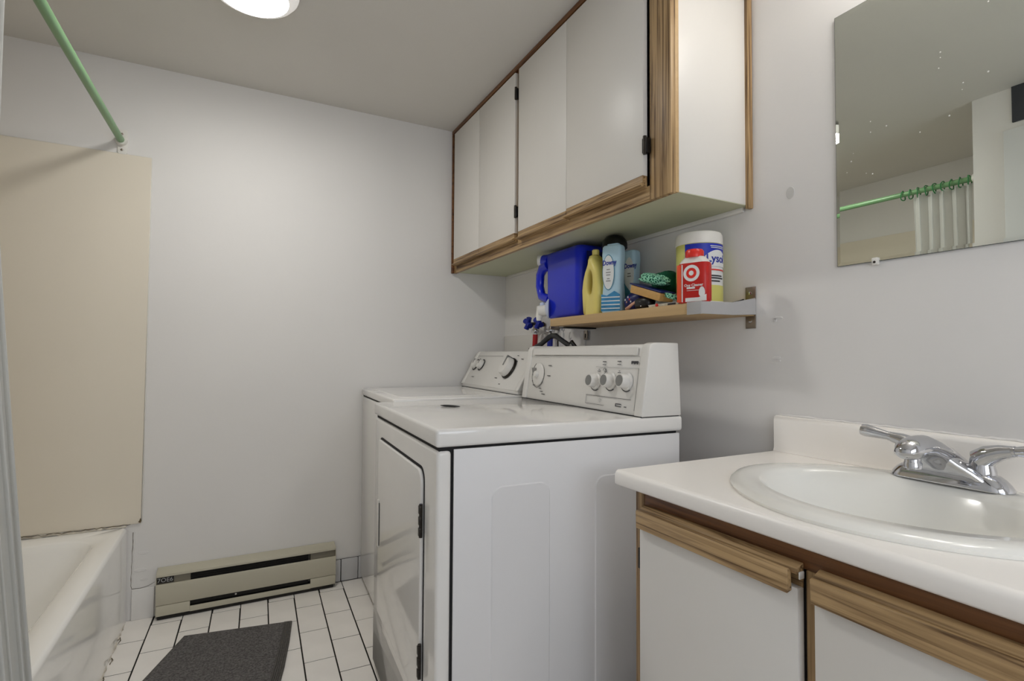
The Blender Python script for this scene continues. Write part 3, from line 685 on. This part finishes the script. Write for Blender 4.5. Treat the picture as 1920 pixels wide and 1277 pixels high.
box('ceiling_trim', (KX - .014, KY0 - .004, KZ1 - .020), (KX, KY1, KZ1), OAKD, wc, .002)
box('wall_trim', (KX - .014, KY1 - .016, KZ0 - .001), (KX, KY1, KZ1 - .02), OAKD, wc, .002)
ZB, ZT = 1.612, 2.292
def udoor(y0, y1, dz=0, hinge=None):
    d = box('door', (KX - .0175, y0, ZB + dz), (KX - .0015, y1, ZT), LAM, wc, .0008)
    MB().prism([(KX - .0185, ZB + dz + .001), (KX - .0185, ZB - .020 + dz), (KX - .030, ZB - .026 + dz), (KX - .030, ZB - .030 + dz), (KX - .004, ZB - .034 + dz), (KX - .0015, ZB - .032 + dz), (KX - .0015, ZB + dz + .001)][::-1], 1, y0 + .0005, y1 - .0005).build('pull_strip', OAKY, d, .0008, 1)
    box('pull_groove', (KX - .018, y0 + .004, ZB - .0255 + dz), (KX - .003, y1 - .004, ZB - .0235 + dz), OAKD, d)
    if hinge:
        for z in (1.700, 2.20):
            h = box('hinge', (KX - .0200, hinge - .007, z - .022), (KX - .0005, hinge + .011, z + .022), BLACK, d, .003)
            MB().tube([(KX - .018, hinge, z - .026), (KX - .018, hinge, z + .026)], .0055, 10).build('hinge_pin', HINGE, h)
    return d
DA = udoor(2.2945, 2.622); DB = udoor(1.925, 2.2925, .000, 1.917); DC = udoor(1.536, 1.893, -.002, None); DE = udoor(1.140, 1.5345, .004, 1.132)

# ================================================================== WALL SHELF
sh = thing('wall_shelf', 'wooden wall shelf with grey metal end bracket, holding cleaning supplies', 'shelf', (1.24, 1.43, 1.22))
SX0, SY0, SY1, SZ0, SZ1 = 1.128, 1.034, 1.826, 1.221, 1.2525
box('board', (SX0, SY0 + .004, SZ0), (XR - .001, SY1, SZ1), PINE, sh, .0012)
br = MB().loops([[(SX0 - .003, SY0, SZ0 - .002), (SX0 - .003, SY0 + .004, SZ0 - .002), (SX0 - .003, SY0 + .004, SZ1 + .001), (SX0 - .003, SY0, SZ1 + .001)],
                 [(1.25, SY0, SZ0 - .001), (1.25, SY0 + .004, SZ0 - .001), (1.25, SY0 + .004, SZ1 + .004), (1.25, SY0, SZ1 + .004)],
                 [(XR - .001, SY0, SZ0 + .004), (XR - .001, SY0 + .004, SZ0 + .004), (XR - .001, SY0 + .004, SZ1 + .022), (XR - .001, SY0, SZ1 + .022)]]).build('bracket_arm', BRACK, sh, .001, 1)
box('bracket_wrap', (SX0 - .004, SY0, SZ0 - .0025), (SX0 - .0005, SY0 + .052, SZ1 + .0015), BRACK, sh, .001)
for z0, z1, m in ((SZ1 + .018, SZ1 + .056, STEEL), (SZ0 - .036, SZ0 + .006, BRACK)):
    pl = box('bracket_plate', (XR - .004, SY0, z0), (XR - .0005, SY0 + .034, z1), STEEL, sh, .001)
    MB().lathe([(.0055, 0), (.005, .002), (.002, .003)], Matrix.Translation((XR - .004, SY0 + .017, (z0 + z1) / 2)) @ Matrix.Rotation(-PI / 2, 4, 'Y'), 14).build('screw', CHROME, pl)
pl = box('bracket_plate', (XR - .012, 1.862, 1.172), (XR - .008, 1.888, 1.212), STEEL, sh, .001)
box('keyhole', (XR - .0128, 1.871, 1.180), (XR - .0118, 1.878, 1.198), GAP, pl)
box('rear_cleat', (SX0 + .06, 1.80, SZ0 - .006), (XR - .009, 1.85, SZ0 - .001), BLACK, sh, .001)

# ---- things on the shelf ------------------------------------------------------
Z0 = SZ1 + .0005
# blue jug with tap: lies on its side, tap over the shelf's end
jg = thing('detergent_jug', 'big blue detergent jug with white cap and push tap', 'jug', (1.24, 1.80, Z0))
def ring_xz(y, x0, x1, z0, z1, r): return [(p[0], y, p[1]) for p in rrect((x0 + x1) / 2, (z0 + z1) / 2, (x1 - x0) / 2, (z1 - z0) / 2, r, 6)]
JX0, JX1 = 1.150, 1.335
def ring_xy(z, x0, x1, y0, y1, r): return [(p[0], p[1], z) for p in rrect((x0 + x1) / 2, (y0 + y1) / 2, (x1 - x0) / 2, (y1 - y0) / 2, r, 6)]
MB().loops([ring_xy(Z0, JX0 + .012, JX1 - .01, 1.665, 1.885, .02), ring_xy(Z0 + .012, JX0, JX1, 1.655, 1.895, .028), ring_xy(Z0 + .10, JX0 - .002, JX1, 1.652, 1.900, .030), ring_xy(Z0 + .22, JX0, JX1, 1.655, 1.905, .030),
            ring_xy(Z0 + .262, JX0 + .002, JX1, 1.660, 1.925, .030), ring_xy(Z0 + .280, JX0 + .012, JX1 - .006, 1.672, 1.935, .026), ring_xy(Z0 + .286, JX0 + .03, JX1 - .02, 1.69, 1.92, .02)]).build('body', JUG, jg, angle=60)
hd = MB().tube([(1.168, 1.90, Z0 + .235), (1.166, 1.945, Z0 + .228), (1.165, 1.968, Z0 + .20), (1.165, 1.972, Z0 + .15), (1.166, 1.955, Z0 + .105), (1.168, 1.89, Z0 + .085)], [.024, .022, .019, .018, .019, .022], 14).build('handle', JUG, jg)
TN = Vector((-.78, .62, 0)).normalized(); TS = Vector((0, 0, 1)).cross(TN)
nk = MB().tube([(1.178, 1.905, Z0 + .250), (1.166, 1.942, Z0 + .259)], [.032, .026], 16).build('neck', JUG, jg)
MB().lathe([(.023, 0), (.0235, .004), (.0235, .020), (.020, .024)], Matrix(((TS.x, 0, TN.x, 1.164), (TS.y, 0, TN.y, 1.944), (0, 1, 0, Z0 + .260), (0, 0, 0, 1))), 24).build('cap', WPL, jg)
Tt = Matrix(((TS.x, 0, TN.x, 1.158), (TS.y, 0, TN.y, 1.880), (0, 1, 0, Z0 + .046), (0, 0, 0, 1)))
sg = MB().lathe([(.041, 0), (.041, .006), (.033, .011), (.026, .016)], Tt, 28).build('tap_flange', SPIG, jg)
pt = lambda k, dz: tuple(Vector((1.158, 1.880, Z0 + .046 + dz)) + TN * k)
MB().tube([pt(.010, -.006), pt(.046, -.010)], [.025, .023], 18).build('tap_body', WPL, sg)
MB().tube([pt(.040, .010), pt(.044, -.030), pt(.044, -.050)], [.014, .014, .011], 14).build('tap_spout', WPL, sg)
MB().tube([pt(.030, .014), pt(.034, .026)], [.012, .008], 12).build('tap_button', SPIG, sg)
# label side (faces the near end of the shelf)
lb = box('label_sheet', (1.185, 1.6515, Z0 + .035), (1.325, 1.653, Z0 + .255), NAVY, jg, .0004)
MB().prism([(1.225 + .05 * math.cos(a) if True else 0, Z0 + .125 + .09 * math.sin(a)) for a in [2 * PI * k / 28 for k in range(28)]], 1, 1.6503, 1.6516).build('label_swoosh', TEAL, lb)
MB().prism([(1.218, Z0 + .04), (1.250, Z0 + .04), (1.255, Z0 + .09), (1.228, Z0 + .12), (1.214, Z0 + .08)], 1, 1.6495, 1.6506).build('label_swoosh', YEL, lb)
text_mb('GSE', .026, lambda s, t, d: (1.197 + t, 1.6508 - d, Z0 + .190 - s), .0004).build('label_lettering', WLAB, lb, smooth=False)

# yellow bottle with a handle hole
yb = thing('softener_bottle', 'pale yellow jug with a handle hole beside the blue jug', 'bottle', (1.17, 1.572, Z0))
yc = 1.572
def yloop(z, w, d, dy=0): return ring_xy(Z0 + z, 1.180 - d, 1.180 + d, yc + dy - w, yc + dy + w, min(w, d) * .95)
# body: front plate with a real hole for the handle
oy = [(-.046, .0), (-.052, .04), (-.052, .09), (-.047, .135), (-.036, .168), (-.022, .19), (-.012, .205), (-.010, .222), (.010, .222), (.012, .205), (.020, .19), (.034, .168), (.048, .13), (.056, .085), (.052, .03), (.044, 0)]
def resamp(poly, n):
    P = [Vector((p[0], p[1], 0)) for p in poly]; P.append(P[0]); L = [0]
    for a, b in zip(P, P[1:]): L.append(L[-1] + (b - a).length)
    out = []
    for k in range(n):
        s = L[-1] * k / n; i = max(j for j in range(len(L)) if L[j] <= s + 1e-9); i = min(i, len(P) - 2)
        q = P[i].lerp(P[i + 1], (s - L[i]) / max(1e-9, L[i + 1] - L[i])); out.append((q.x, q.y))
    return out
ou = resamp(oy, 48)
hc = (.004, .118)
inn_ = []
for (a, b) in ou:
    an = math.atan2((b - hc[1]) / 2.0, a - hc[0]); inn_.append((hc[0] + .018 * math.cos(an), hc[1] + .044 * math.sin(an)))
def yl(lst, x, k=1.0): return [(1.140 + (x - 1.150) * .75, yc + (p[0] - hc[0]) * k + hc[0], Z0 + max(0, (p[1] - hc[1]) * (k if p[1] > .02 else 1) + hc[1])) for p in lst]
MB().loops([yl(inn_, 1.180), yl(inn_, 1.157), yl([(hc[0] + (a - hc[0]) * 1.25, hc[1] + (b - hc[1]) * 1.2) for a, b in inn_], 1.150), yl(ou, 1.150, .80), yl(ou, 1.158, .95), yl(ou, 1.172, 1.0), yl(ou, 1.205, 1.0), yl(ou, 1.222, .93), yl(ou, 1.228, .78),
            yl([(hc[0] + (a - hc[0]) * 1.25, hc[1] + (b - hc[1]) * 1.2) for a, b in inn_], 1.228), yl(inn_, 1.220), yl(inn_, 1.180)], False, False).build('body', YEL, yb, angle=60)
MB().lathe([(.013, .0), (.0135, .018), (.010, .021)], Matrix.Translation((1.168, yc, Z0 + .2205)), 20).build('cap', YEL, yb)

def softener(name, label, cx_, cy_, rz, m_lab, hgt=.238):
    t = thing(name, label, 'bottle', (cx_, cy_, Z0), rz)
    def lp(z, hx, hy, r): return [(p[0], p[1], z) for p in rrect(0, 0, hx, hy, r, 5)]
    secs = [(0, .030, .052, .014), (.006, .033, .056, .018), (.06, .031, .053, .018), (.11, .028, .048, .018), (.16, .030, .050, .018), (.205, .032, .053, .018), (hgt - .006, .031, .050, .016), (hgt, .027, .044, .014)]
    MB().loops([lp(*s_) for s_ in secs]).build('body', LBLUE, t, local=True, angle=60)
    return t
so1 = softener('softener_bottle', 'pale blue fabric softener bottle with wavy blue base, beside the yellow jug', 1.172, 1.472, math.radians(24), MBLUE)
so1.scale = (.72, .72, 1)
def flab(x, poly, th=.001): return MB().loops([[(x, p[0], p[1]) for p in poly], [(x - th, p[0], p[1]) for p in poly]])
for t_, ky in ((so1, 0),):
    flab(-.0322, [(-.052, .006), (.052, .006), (.050, .066), (.02, .060), (-.02, .075), (-.050, .062)]).build('wave_print', MBLUE, t_, local=True)
    el = [(.012 + .030 * math.cos(a), .142 + .060 * math.sin(a)) for a in [2 * PI * k / 28 for k in range(28)]]
    ol = flab(-.0315, el, .0018).build('label_oval', WLAB, t_, local=True)
    flab(-.0313, [(.012 + .033 * math.cos(a), .142 + .063 * math.sin(a)) for a in [2 * PI * k / 28 for k in range(28)]], .0012).build('oval_outline', TEAL, t_, local=True)
    text_mb('Downy', .025, lambda s, t, d: (-.0337 - d, .006 - s, .175 + t), .0005, .0006).build('lettering', BLUET, ol, smooth=False, local=True)
    for z, wd in ((.150, .018), (.140, .026), (.131, .022), (.118, .014), (.110, .024)):
        flab(-.0332, [(.012 - wd / 2, z), (.012 + wd / 2, z), (.012 + wd / 2, z + .003), (.012 - wd / 2, z + .003)], .0005).build('small_print', KNOBG, ol, local=True)
    MB().loops([[(.0 + p[0], p[1], z) for p in rrect(0, 0, hx, hy, .010)] for z, hx, hy in ((.238, .016, .03), (.244, .016, .03))]).build('shoulder', LBLUE, t_, local=True)
    for q in range(4):
        flab(-.0333, [(-.050, .012 + q * .013), (.050, .014 + q * .013), (.050, .017 + q * .013), (-.050, .016 + q * .013)], .0004).build('wave_stripe', WLAB, t_, local=True)
so2 = softener('softener_bottle', 'teal and white softener bottle half hidden behind the pale blue one', 1.290, 1.528, math.radians(14), TEAL, .240)
so2.scale = (.74, .74, 1)
flab(-.0325, [(-.054, .02), (.054, .02), (.050, .08), (.02, .13), (-.045, .07)]).build('wave_print', TEAL, so2, local=True)
ol = flab(-.0315, [(-.022 + .028 * math.cos(a), .150 + .062 * math.sin(a)) for a in [2 * PI * k / 28 for k in range(28)]], .0018).build('label_oval', WLAB, so2, local=True)
text_mb('Downy', .025, lambda s, t, d: (-.0337 - d, -.030 - s, .180 + t), .0005, .0006).build('lettering', BLUET, ol, smooth=False, local=True)
for z, wd in ((.150, .018), (.140, .022)):
    flab(-.0332, [(-.022 - wd / 2, z), (-.022 + wd / 2, z), (-.022 + wd / 2, z + .004), (-.022 - wd / 2, z + .004)], .0005).build('small_print', KNOBG, ol, local=True)

# black-capped bottle standing behind
bkb = thing('black_capped_bottle', 'bottle with a large black domed cap behind the softener bottles', 'bottle', (1.230, 1.540, Z0))
MB().lathe([(.022, 0), (.024, .004), (.024, .21), (.023, .236), (.022, .246)], Matrix.Translation((1.230, 1.540, Z0)), 28).build('body', YEL, bkb)
MB().lathe([(.044, .244), (.047, .247), (.047, .262), (.043, .276), (.032, .289), (.016, .2945), (.004, .2955)], Matrix.Translation((1.230, 1.540, Z0)), 32).build('cap', BLACK, bkb)

# canister of wipes
cn = thing('wipes_canister', 'tall yellow and blue cleaning wipes canister near the shelf end', 'canister', (1.266, 1.172, Z0))
CXc, CYc, CR = 1.266, 1.172, .068
Tc = Matrix.Translation((CXc, CYc, Z0))
MB().lathe([(CR - .003, 0), (CR, .004), (CR, .190), (CR - .002, .194)], Tc, 48).build('body', LYSY, cn)
MB().lathe([(CR + .0015, .189), (CR + .002, .193), (CR + .001, .217), (CR - .003, .225), (CR - .010, .2275), (.01, .228)], Tc, 48).build('lid', WPL, cn)
def cyl_pt(s, t, d, a0, R=CR):
    a = a0 + s / R; return (CXc + (R + d) * math.cos(a), CYc + (R + d) * math.sin(a), Z0 + t)
A0 = math.radians(247)   # label centre faces the camera
def cyl_patch(s0, s1, t0, t1, d, n=16, top=None):
    vs, fs = [], []
    for k in range(n + 1):
        s = s0 + (s1 - s0) * k / n; tt = top(k / n) if top else t1
        vs += [cyl_pt(s, t0, d, A0), cyl_pt(s, tt, d, A0), cyl_pt(s, tt, d + .0008, A0), cyl_pt(s, t0, d + .0008, A0)]
    for k in range(n):
        o = 4 * k
        for i in range(4): fs.append((o + i, o + (i + 1) % 4, o + 4 + (i + 1) % 4, o + 4 + i))
    return MB().add(vs, fs)
lw = cyl_patch(-.070, .075, .012, .186, .0002).build('paper_label', WLAB, cn)
cyl_patch(-.070, .075, .118, .187, .0009).build('blue_band', LYSB, lw)
cyl_patch(-.012, .075, .118, .15, .0016, 16, lambda k: .122 + .046 * math.sin(PI * min(1, .15 + k * .7)) ** .7).build('logo_cloud', WLAB, lw)
cyl_patch(-.070, .075, .012, .062, .0009).build('yellow_band', LYSY, lw)
cyl_patch(-.010, .075, .106, .110, .0012).build('red_line', REDC, lw)
text_mb('Lysol', .034, lambda s, t, d: cyl_pt(.026 + s, .141 + t, .0026 + d, A0), .0006, .0006).build('lettering', BLUET, lw, smooth=False)
for t0, a, b in ((.088, -.004, .05), (.081, -.002, .056), (.072, .006, .04)):
    cyl_patch(a, b, t0, t0 + .004, .0012).build('small_print', INK, lw)
for t0, a, b in ((.178, .004, .06), (.173, .006, .06)):
    cyl_patch(a, b, t0, t0 + .0022, .0018).build('small_print', WLAB, lw)

# red bottle with bullseye
rb = thing('red_bottle', 'small red bottle with a bullseye logo in front of the wipes canister', 'bottle', (1.155, 1.085, Z0), math.radians(20))
def lp(z, hx, hy, r): return [(p[0], p[1], z) for p in rrect(0, 0, hx, hy, r, 6)]
MB().loops([lp(0, .019, .042, .012), lp(.004, .022, .045, .016), lp(.108, .022, .045, .016), lp(.114, .021, .043, .016)]).build('body', RED, rb, local=True, angle=60)
MB().loops([lp(.114, .021, .043, .016), lp(.124, .019, .036, .016), lp(.132, .016, .028, .014)]).build('shoulder', WPL, rb, local=True, angle=60)
MB().lathe([(.025, .130), (.0255, .133), (.0255, .148), (.022, .153), (.01, .154)], None, 28).build('cap', REDC, rb, local=True)
box('stripe', (-.0226, .031, .003), (-.0214, .0435, .110), ORNG, rb, .0003, True)
box('stripe', (-.0228, .026, .003), (-.0214, .029, .110), WLAB, rb, 0, True)
TB = Matrix.Translation((-.022, .000, .084)) @ Matrix.Rotation(-PI / 2, 4, 'Y')
MB().lathe([(.0235, 0), (.0235, .0010)], TB, 32).build('bullseye_white', WLAB, rb, local=True)
MB().lathe([(.0150, .0010), (.0150, .0014)], TB, 28).build('bullseye_red', REDC, rb, local=True)
MB().lathe([(.0070, .0014), (.0070, .0018)], TB, 24).build('bullseye_dot', WLAB, rb, local=True)
text_mb('Oxy Cleaner', .0105, lambda s, t, d: (-.0222 - d, -.006 - s, .0495 + t), .0004, .0002).build('lettering', WLAB, rb, smooth=False, local=True)
box('text_panel', (-.0227, -.010, .0395), (-.0214, .014, .0445), WLAB, rb, 0, True)
box('text_rule', (-.0227, -.022, .034), (-.0214, .014, .0352), WLAB, rb, 0, True)
MB().loops([[(-.0222 - k * .0006, -.030 + .009 * math.cos(a), .026 + (.011 if math.sin(a) < 0 else .018) * math.sin(a)) for a in [2 * PI * q / 20 for q in range(20)]] for k in (0, 1)]).build('drop_print', WLAB, rb, local=True)
MB().loops([[(-.0222 - k * .0005, y, z) for y, z in ((-.043, .004), (.018, .003), (.018, .014), (-.020, .014), (-.043, .022))] for k in (0, 1)]).build('white_band', WLAB, rb, local=True)

# clutter in the middle of the shelf
pk = thing('snack_packet', 'dark blue printed packet lying beside the pale blue bottle', 'packet', (1.20, 1.385, Z0))
def soft(name, c, h, m, parent, seed, n=10, k=.25, rz=0, tilt=0):
    vs, fs = [], []
    M_ = Matrix.Translation(c) @ Matrix.Rotation(rz, 4, 'Z') @ Matrix.Rotation(tilt, 4, 'X')
    ls = []
    for j in range(n + 1):
        ph = -PI / 2 + PI * j / n; r_ = max(.02, math.cos(ph)) ** .6; zz = math.copysign(abs(math.sin(ph)) ** .7, math.sin(ph))
        l = []
        for i in range(22):
            a = 2 * PI * i / 22; ca = math.copysign(abs(math.cos(a)) ** .7, math.cos(a)); sa = math.copysign(abs(math.sin(a)) ** .7, math.sin(a))
            f = 1 + k * noise.noise(Vector((ca * 2 + seed, sa * 2, zz * 2)))
            l.append((h[0] * r_ * ca * f, h[1] * r_ * sa * f, h[2] * zz * (f if zz > 0 else 1)))
        ls.append(l)
    return MB().loops(ls, True, True, M_).build(name, m, parent, angle=70)
soft('body', (1.208, 1.385, Z0 + .032), (.036, .040, .032), NAVY, pk, 2.0, rz=.2)
for q in range(5):
    box('printed_mark', (1.1615, 1.368 + q * .007, Z0 + .028 + (q % 3) * .008), (1.1635, 1.372 + q * .007, Z0 + .034 + (q % 3) * .008), (WLAB, REDC, WLAB, TAN, WLAB)[q], pk)
wr = tag(MB().tube([(1.150, 1.378, Z0 + .006), (1.147, 1.362, Z0 + .010), (1.146, 1.345, Z0 + .018), (1.150, 1.328, Z0 + .027)], [.005, .0055, .005, .004], 10, flat=(1, 1)).build('wrapper_strip', TAN), 'curled tan and red wrapper strip at the shelf front edge', 'wrapper')
bc = thing('black_case', 'small glossy black case at the shelf edge below the wooden block', 'case', (1.165, 1.312, Z0))
soft('body', (1.166, 1.305, Z0 + .019), (.024, .037, .0185), BLACK, bc, 5.0, k=.12)
MB().tube([(1.1455, 1.325, Z0 + .021), (1.1435, 1.305, Z0 + .0235), (1.145, 1.286, Z0 + .021)], .0012, 8).build('trim_line', CHROME, bc)
MB().lathe([(.004, 0), (.003, .002)], Matrix.Translation((1.1455, 1.300, Z0 + .011)) @ Matrix.Rotation(-PI / 2, 4, 'Y'), 12).build('stud', CHROME, bc)
mg = thing('magazine', 'thin magazine lying flat under the wooden block', 'magazine', (1.215, 1.22, Z0))
box('pages', (1.146, 1.112, Z0), (1.235, 1.266, Z0 + .008), PAPER, mg, .0008)
box('cover', (1.145, 1.111, Z0 + .008), (1.236, 1.267, Z0 + .0093), WLAB, mg, .0004)
MB().lathe([(.0055, 0), (.005, .003), (.001, .0035)], Matrix.Translation((1.146, 1.228, Z0 + .006)) @ Matrix.Rotation(-PI / 2, 4, 'Y'), 14).build('red_seal', REDC, mg)
box('dark_print', (1.1448, 1.150, Z0 + .001), (1.1461, 1.182, Z0 + .0075), INK, mg)
box('dark_print', (1.1448, 1.118, Z0 + .001), (1.1461, 1.138, Z0 + .0075), HINGE, mg)
bk = thing('wooden_block', 'tan wooden block leaning on the black case under the green cloth', 'block', (1.20, 1.27, Z0 + .02))
Mb = Matrix.Translation((1.172, 1.281, Z0 + .050)) @ Matrix.Rotation(.30, 4, 'X')
MB().box((-.030, -.072, -.013), (.028, .070, .013), Mb).build('block', WOODB, bk, .003)
MB().box((-.031, -.074, .0135), (.030, .078, .0185), Mb).build('dark_top', NAVY, bk, .002)
gc = thing('green_cloth', 'rumpled green cloth with a pale pattern beside the canister', 'cloth', (1.22, 1.25, Z0 + .06))
soft('patterned_fold', (1.172, 1.265, Z0 + .092), (.028, .054, .016), GCLOTH, gc, 8.0, k=.35, tilt=.26)
soft('plain_fold', (1.250, 1.300, Z0 + .086), (.038, .042, .040), GPLAIN, gc, 11.0, k=.3, rz=.3, tilt=-.35)
soft('loose_edge', (1.160, 1.178, Z0 + .028), (.010, .026, .007), GCLOTH, gc, 14.0, k=.6, tilt=.3)
kc = thing('black_clip', 'small black object lying at the bracket end of the shelf', 'clip', (1.30, 1.062, Z0))
MB().tube([(1.285, 1.083, Z0 + .004), (1.30, 1.070, Z0 + .007), (1.308, 1.058, Z0 + .011), (1.312, 1.046, Z0 + .016)], [.004, .007, .006, .003], 10, flat=(1, .6)).build('body', BLACK, kc)
MB().tube([(1.262, 1.088, Z0 + .003), (1.285, 1.083, Z0 + .004)], [.0015, .003], 8).build('tip', CHROME, kc)
pb = tag(MB().prism([(1.165, 1.045), (1.215, 1.040), (1.255, 1.055), (1.25, 1.083), (1.182, 1.078)], 2, Z0, Z0 + .0045).build('paper_scrap', WLAB, None, .001, 1), 'white paper scrap under the red bottle at the shelf end', 'paper')

# ================================================================== PLUMBING BEHIND THE MACHINES
vv = thing('laundry_valve', 'brass laundry valve with two blue handles under the jug tap', 'valve', (1.31, 2.22, 1.25))
bd = MB().tube([(1.30, 2.285, 1.257), (1.30, 2.17, 1.252)], .012, 12).build('valve_body', HINGE, vv)
MB().tube([(1.30, 2.228, 1.255), (1.345, 2.228, 1.255)], .010, 12).build('wall_pipe', STEEL, vv)
for y, sc in ((2.285, 1.0), (2.182, 1.0)):
    h = MB()
    for k in range(4):
        a = PI / 2 * k + .5
        h.tube([(1.285, y, 1.262), (1.280, y + .030 * math.cos(a), 1.262 + .030 * math.sin(a))], [.011, .014], 10)
    h.build('handle', BLUEH, vv)
MB().lathe([(.017, 0), (.019, .004), (.019, .012), (.015, .016)], Matrix.Translation((1.292, 2.232, 1.214)), 20).build('coupling', CHROME, vv)
MB().tube([(1.292, 2.232, 1.25), (1.292, 2.232, 1.215)], .010, 10).build('outlet', STEEL, vv)
rh = thing('hot_water_hose', 'red washer hose hanging from the laundry valve', 'hose', (1.292, 2.232, 1.0))
MB().tube([(1.292, 2.228, 1.214), (1.292, 2.229, 1.203)], .010, 12).build('ferrule', CHROME, rh)
MB().tube([(1.292, 2.229, 1.205), (1.291, 2.231, 1.16), (1.288, 2.235, 1.08), (1.275, 2.24, .98), (1.262, 2.25, .90)], .0125, 14).build('rubber_tube', REDH, rh)
bh = thing('cold_water_hose', 'blue washer hose hanging under the end of the shelf', 'hose', (1.30, 2.105, 1.0))
MB().tube([(1.345, 2.105, 1.232), (1.302, 2.105, 1.232), (1.302, 2.105, 1.220)], .010, 12).build('wall_outlet', STEEL, bh)
MB().lathe([(.018, 0), (.021, .004), (.021, .012), (.016, .016)], Matrix.Translation((1.302, 2.105, 1.210)), 20).build('coupling', CHROME, bh)
MB().tube([(1.302, 2.105, 1.21), (1.302, 2.107, 1.19)], [.008, .010], 12).build('ferrule', CHROME, bh)
MB().tube([(1.302, 2.107, 1.192), (1.301, 2.110, 1.12), (1.295, 2.112, 1.02), (1.28, 2.115, .92)], .0135, 14).build('rubber_tube', BLUEH, bh)
hk = thing('cup_hook', 'small metal hook with a white tag hanging below the shelf', 'hook', (1.30, 1.995, 1.22))
MB().tube([(1.342, 1.995, 1.233), (1.315, 1.995, 1.233), (1.302, 2.003, 1.228), (1.300, 2.003, 1.216), (1.300, 1.993, 1.212), (1.301, 1.985, 1.219)], .003, 8).build('wire', CHROME, hk)
MB().tube([(1.300, 1.995, 1.213), (1.299, 1.994, 1.195), (1.299, 1.993, 1.172)], [.003, .0075, .004], 10, flat=(1, .5)).build('white_tag', WPL, hk)

hg = thing('clothes_hanger', 'black clothes hanger propped behind the dryer console', 'hanger', (1.185, 1.9, 1.13))
MB().tube([(1.172, 2.078, 1.131), (1.176, 2.045, 1.137), (1.180, 1.985, 1.152), (1.183, 1.930, 1.178), (1.184, 1.905, 1.186), (1.184, 1.872, 1.185), (1.183, 1.835, 1.170), (1.182, 1.79, 1.152), (1.181, 1.755, 1.138), (1.180, 1.73, 1.126)],
          [.005, .008, .011, .0125, .012, .012, .011, .011, .012, .010], 12, flat=(.7, 1)).build('shoulder_bar', BLACK, hg)
MB().tube([(1.181, 1.768, 1.150), (1.180, 1.745, 1.158), (1.180, 1.715, 1.135)], [.004, .007, .006], 10).build('clip', BLACK, hg)
MB().prism([(1.762, 1.126), (1.742, 1.150), (1.714, 1.126)], 0, 1.170, 1.1745).build('clip_pad', KNOBG, hg, .001, 1)
MB().tube([(1.184, 1.89, 1.185), (1.200, 1.89, 1.190), (1.206, 1.89, 1.185), (1.207, 1.89, 1.12)], .003, 8).build('hook_wire', HINGE, hg)
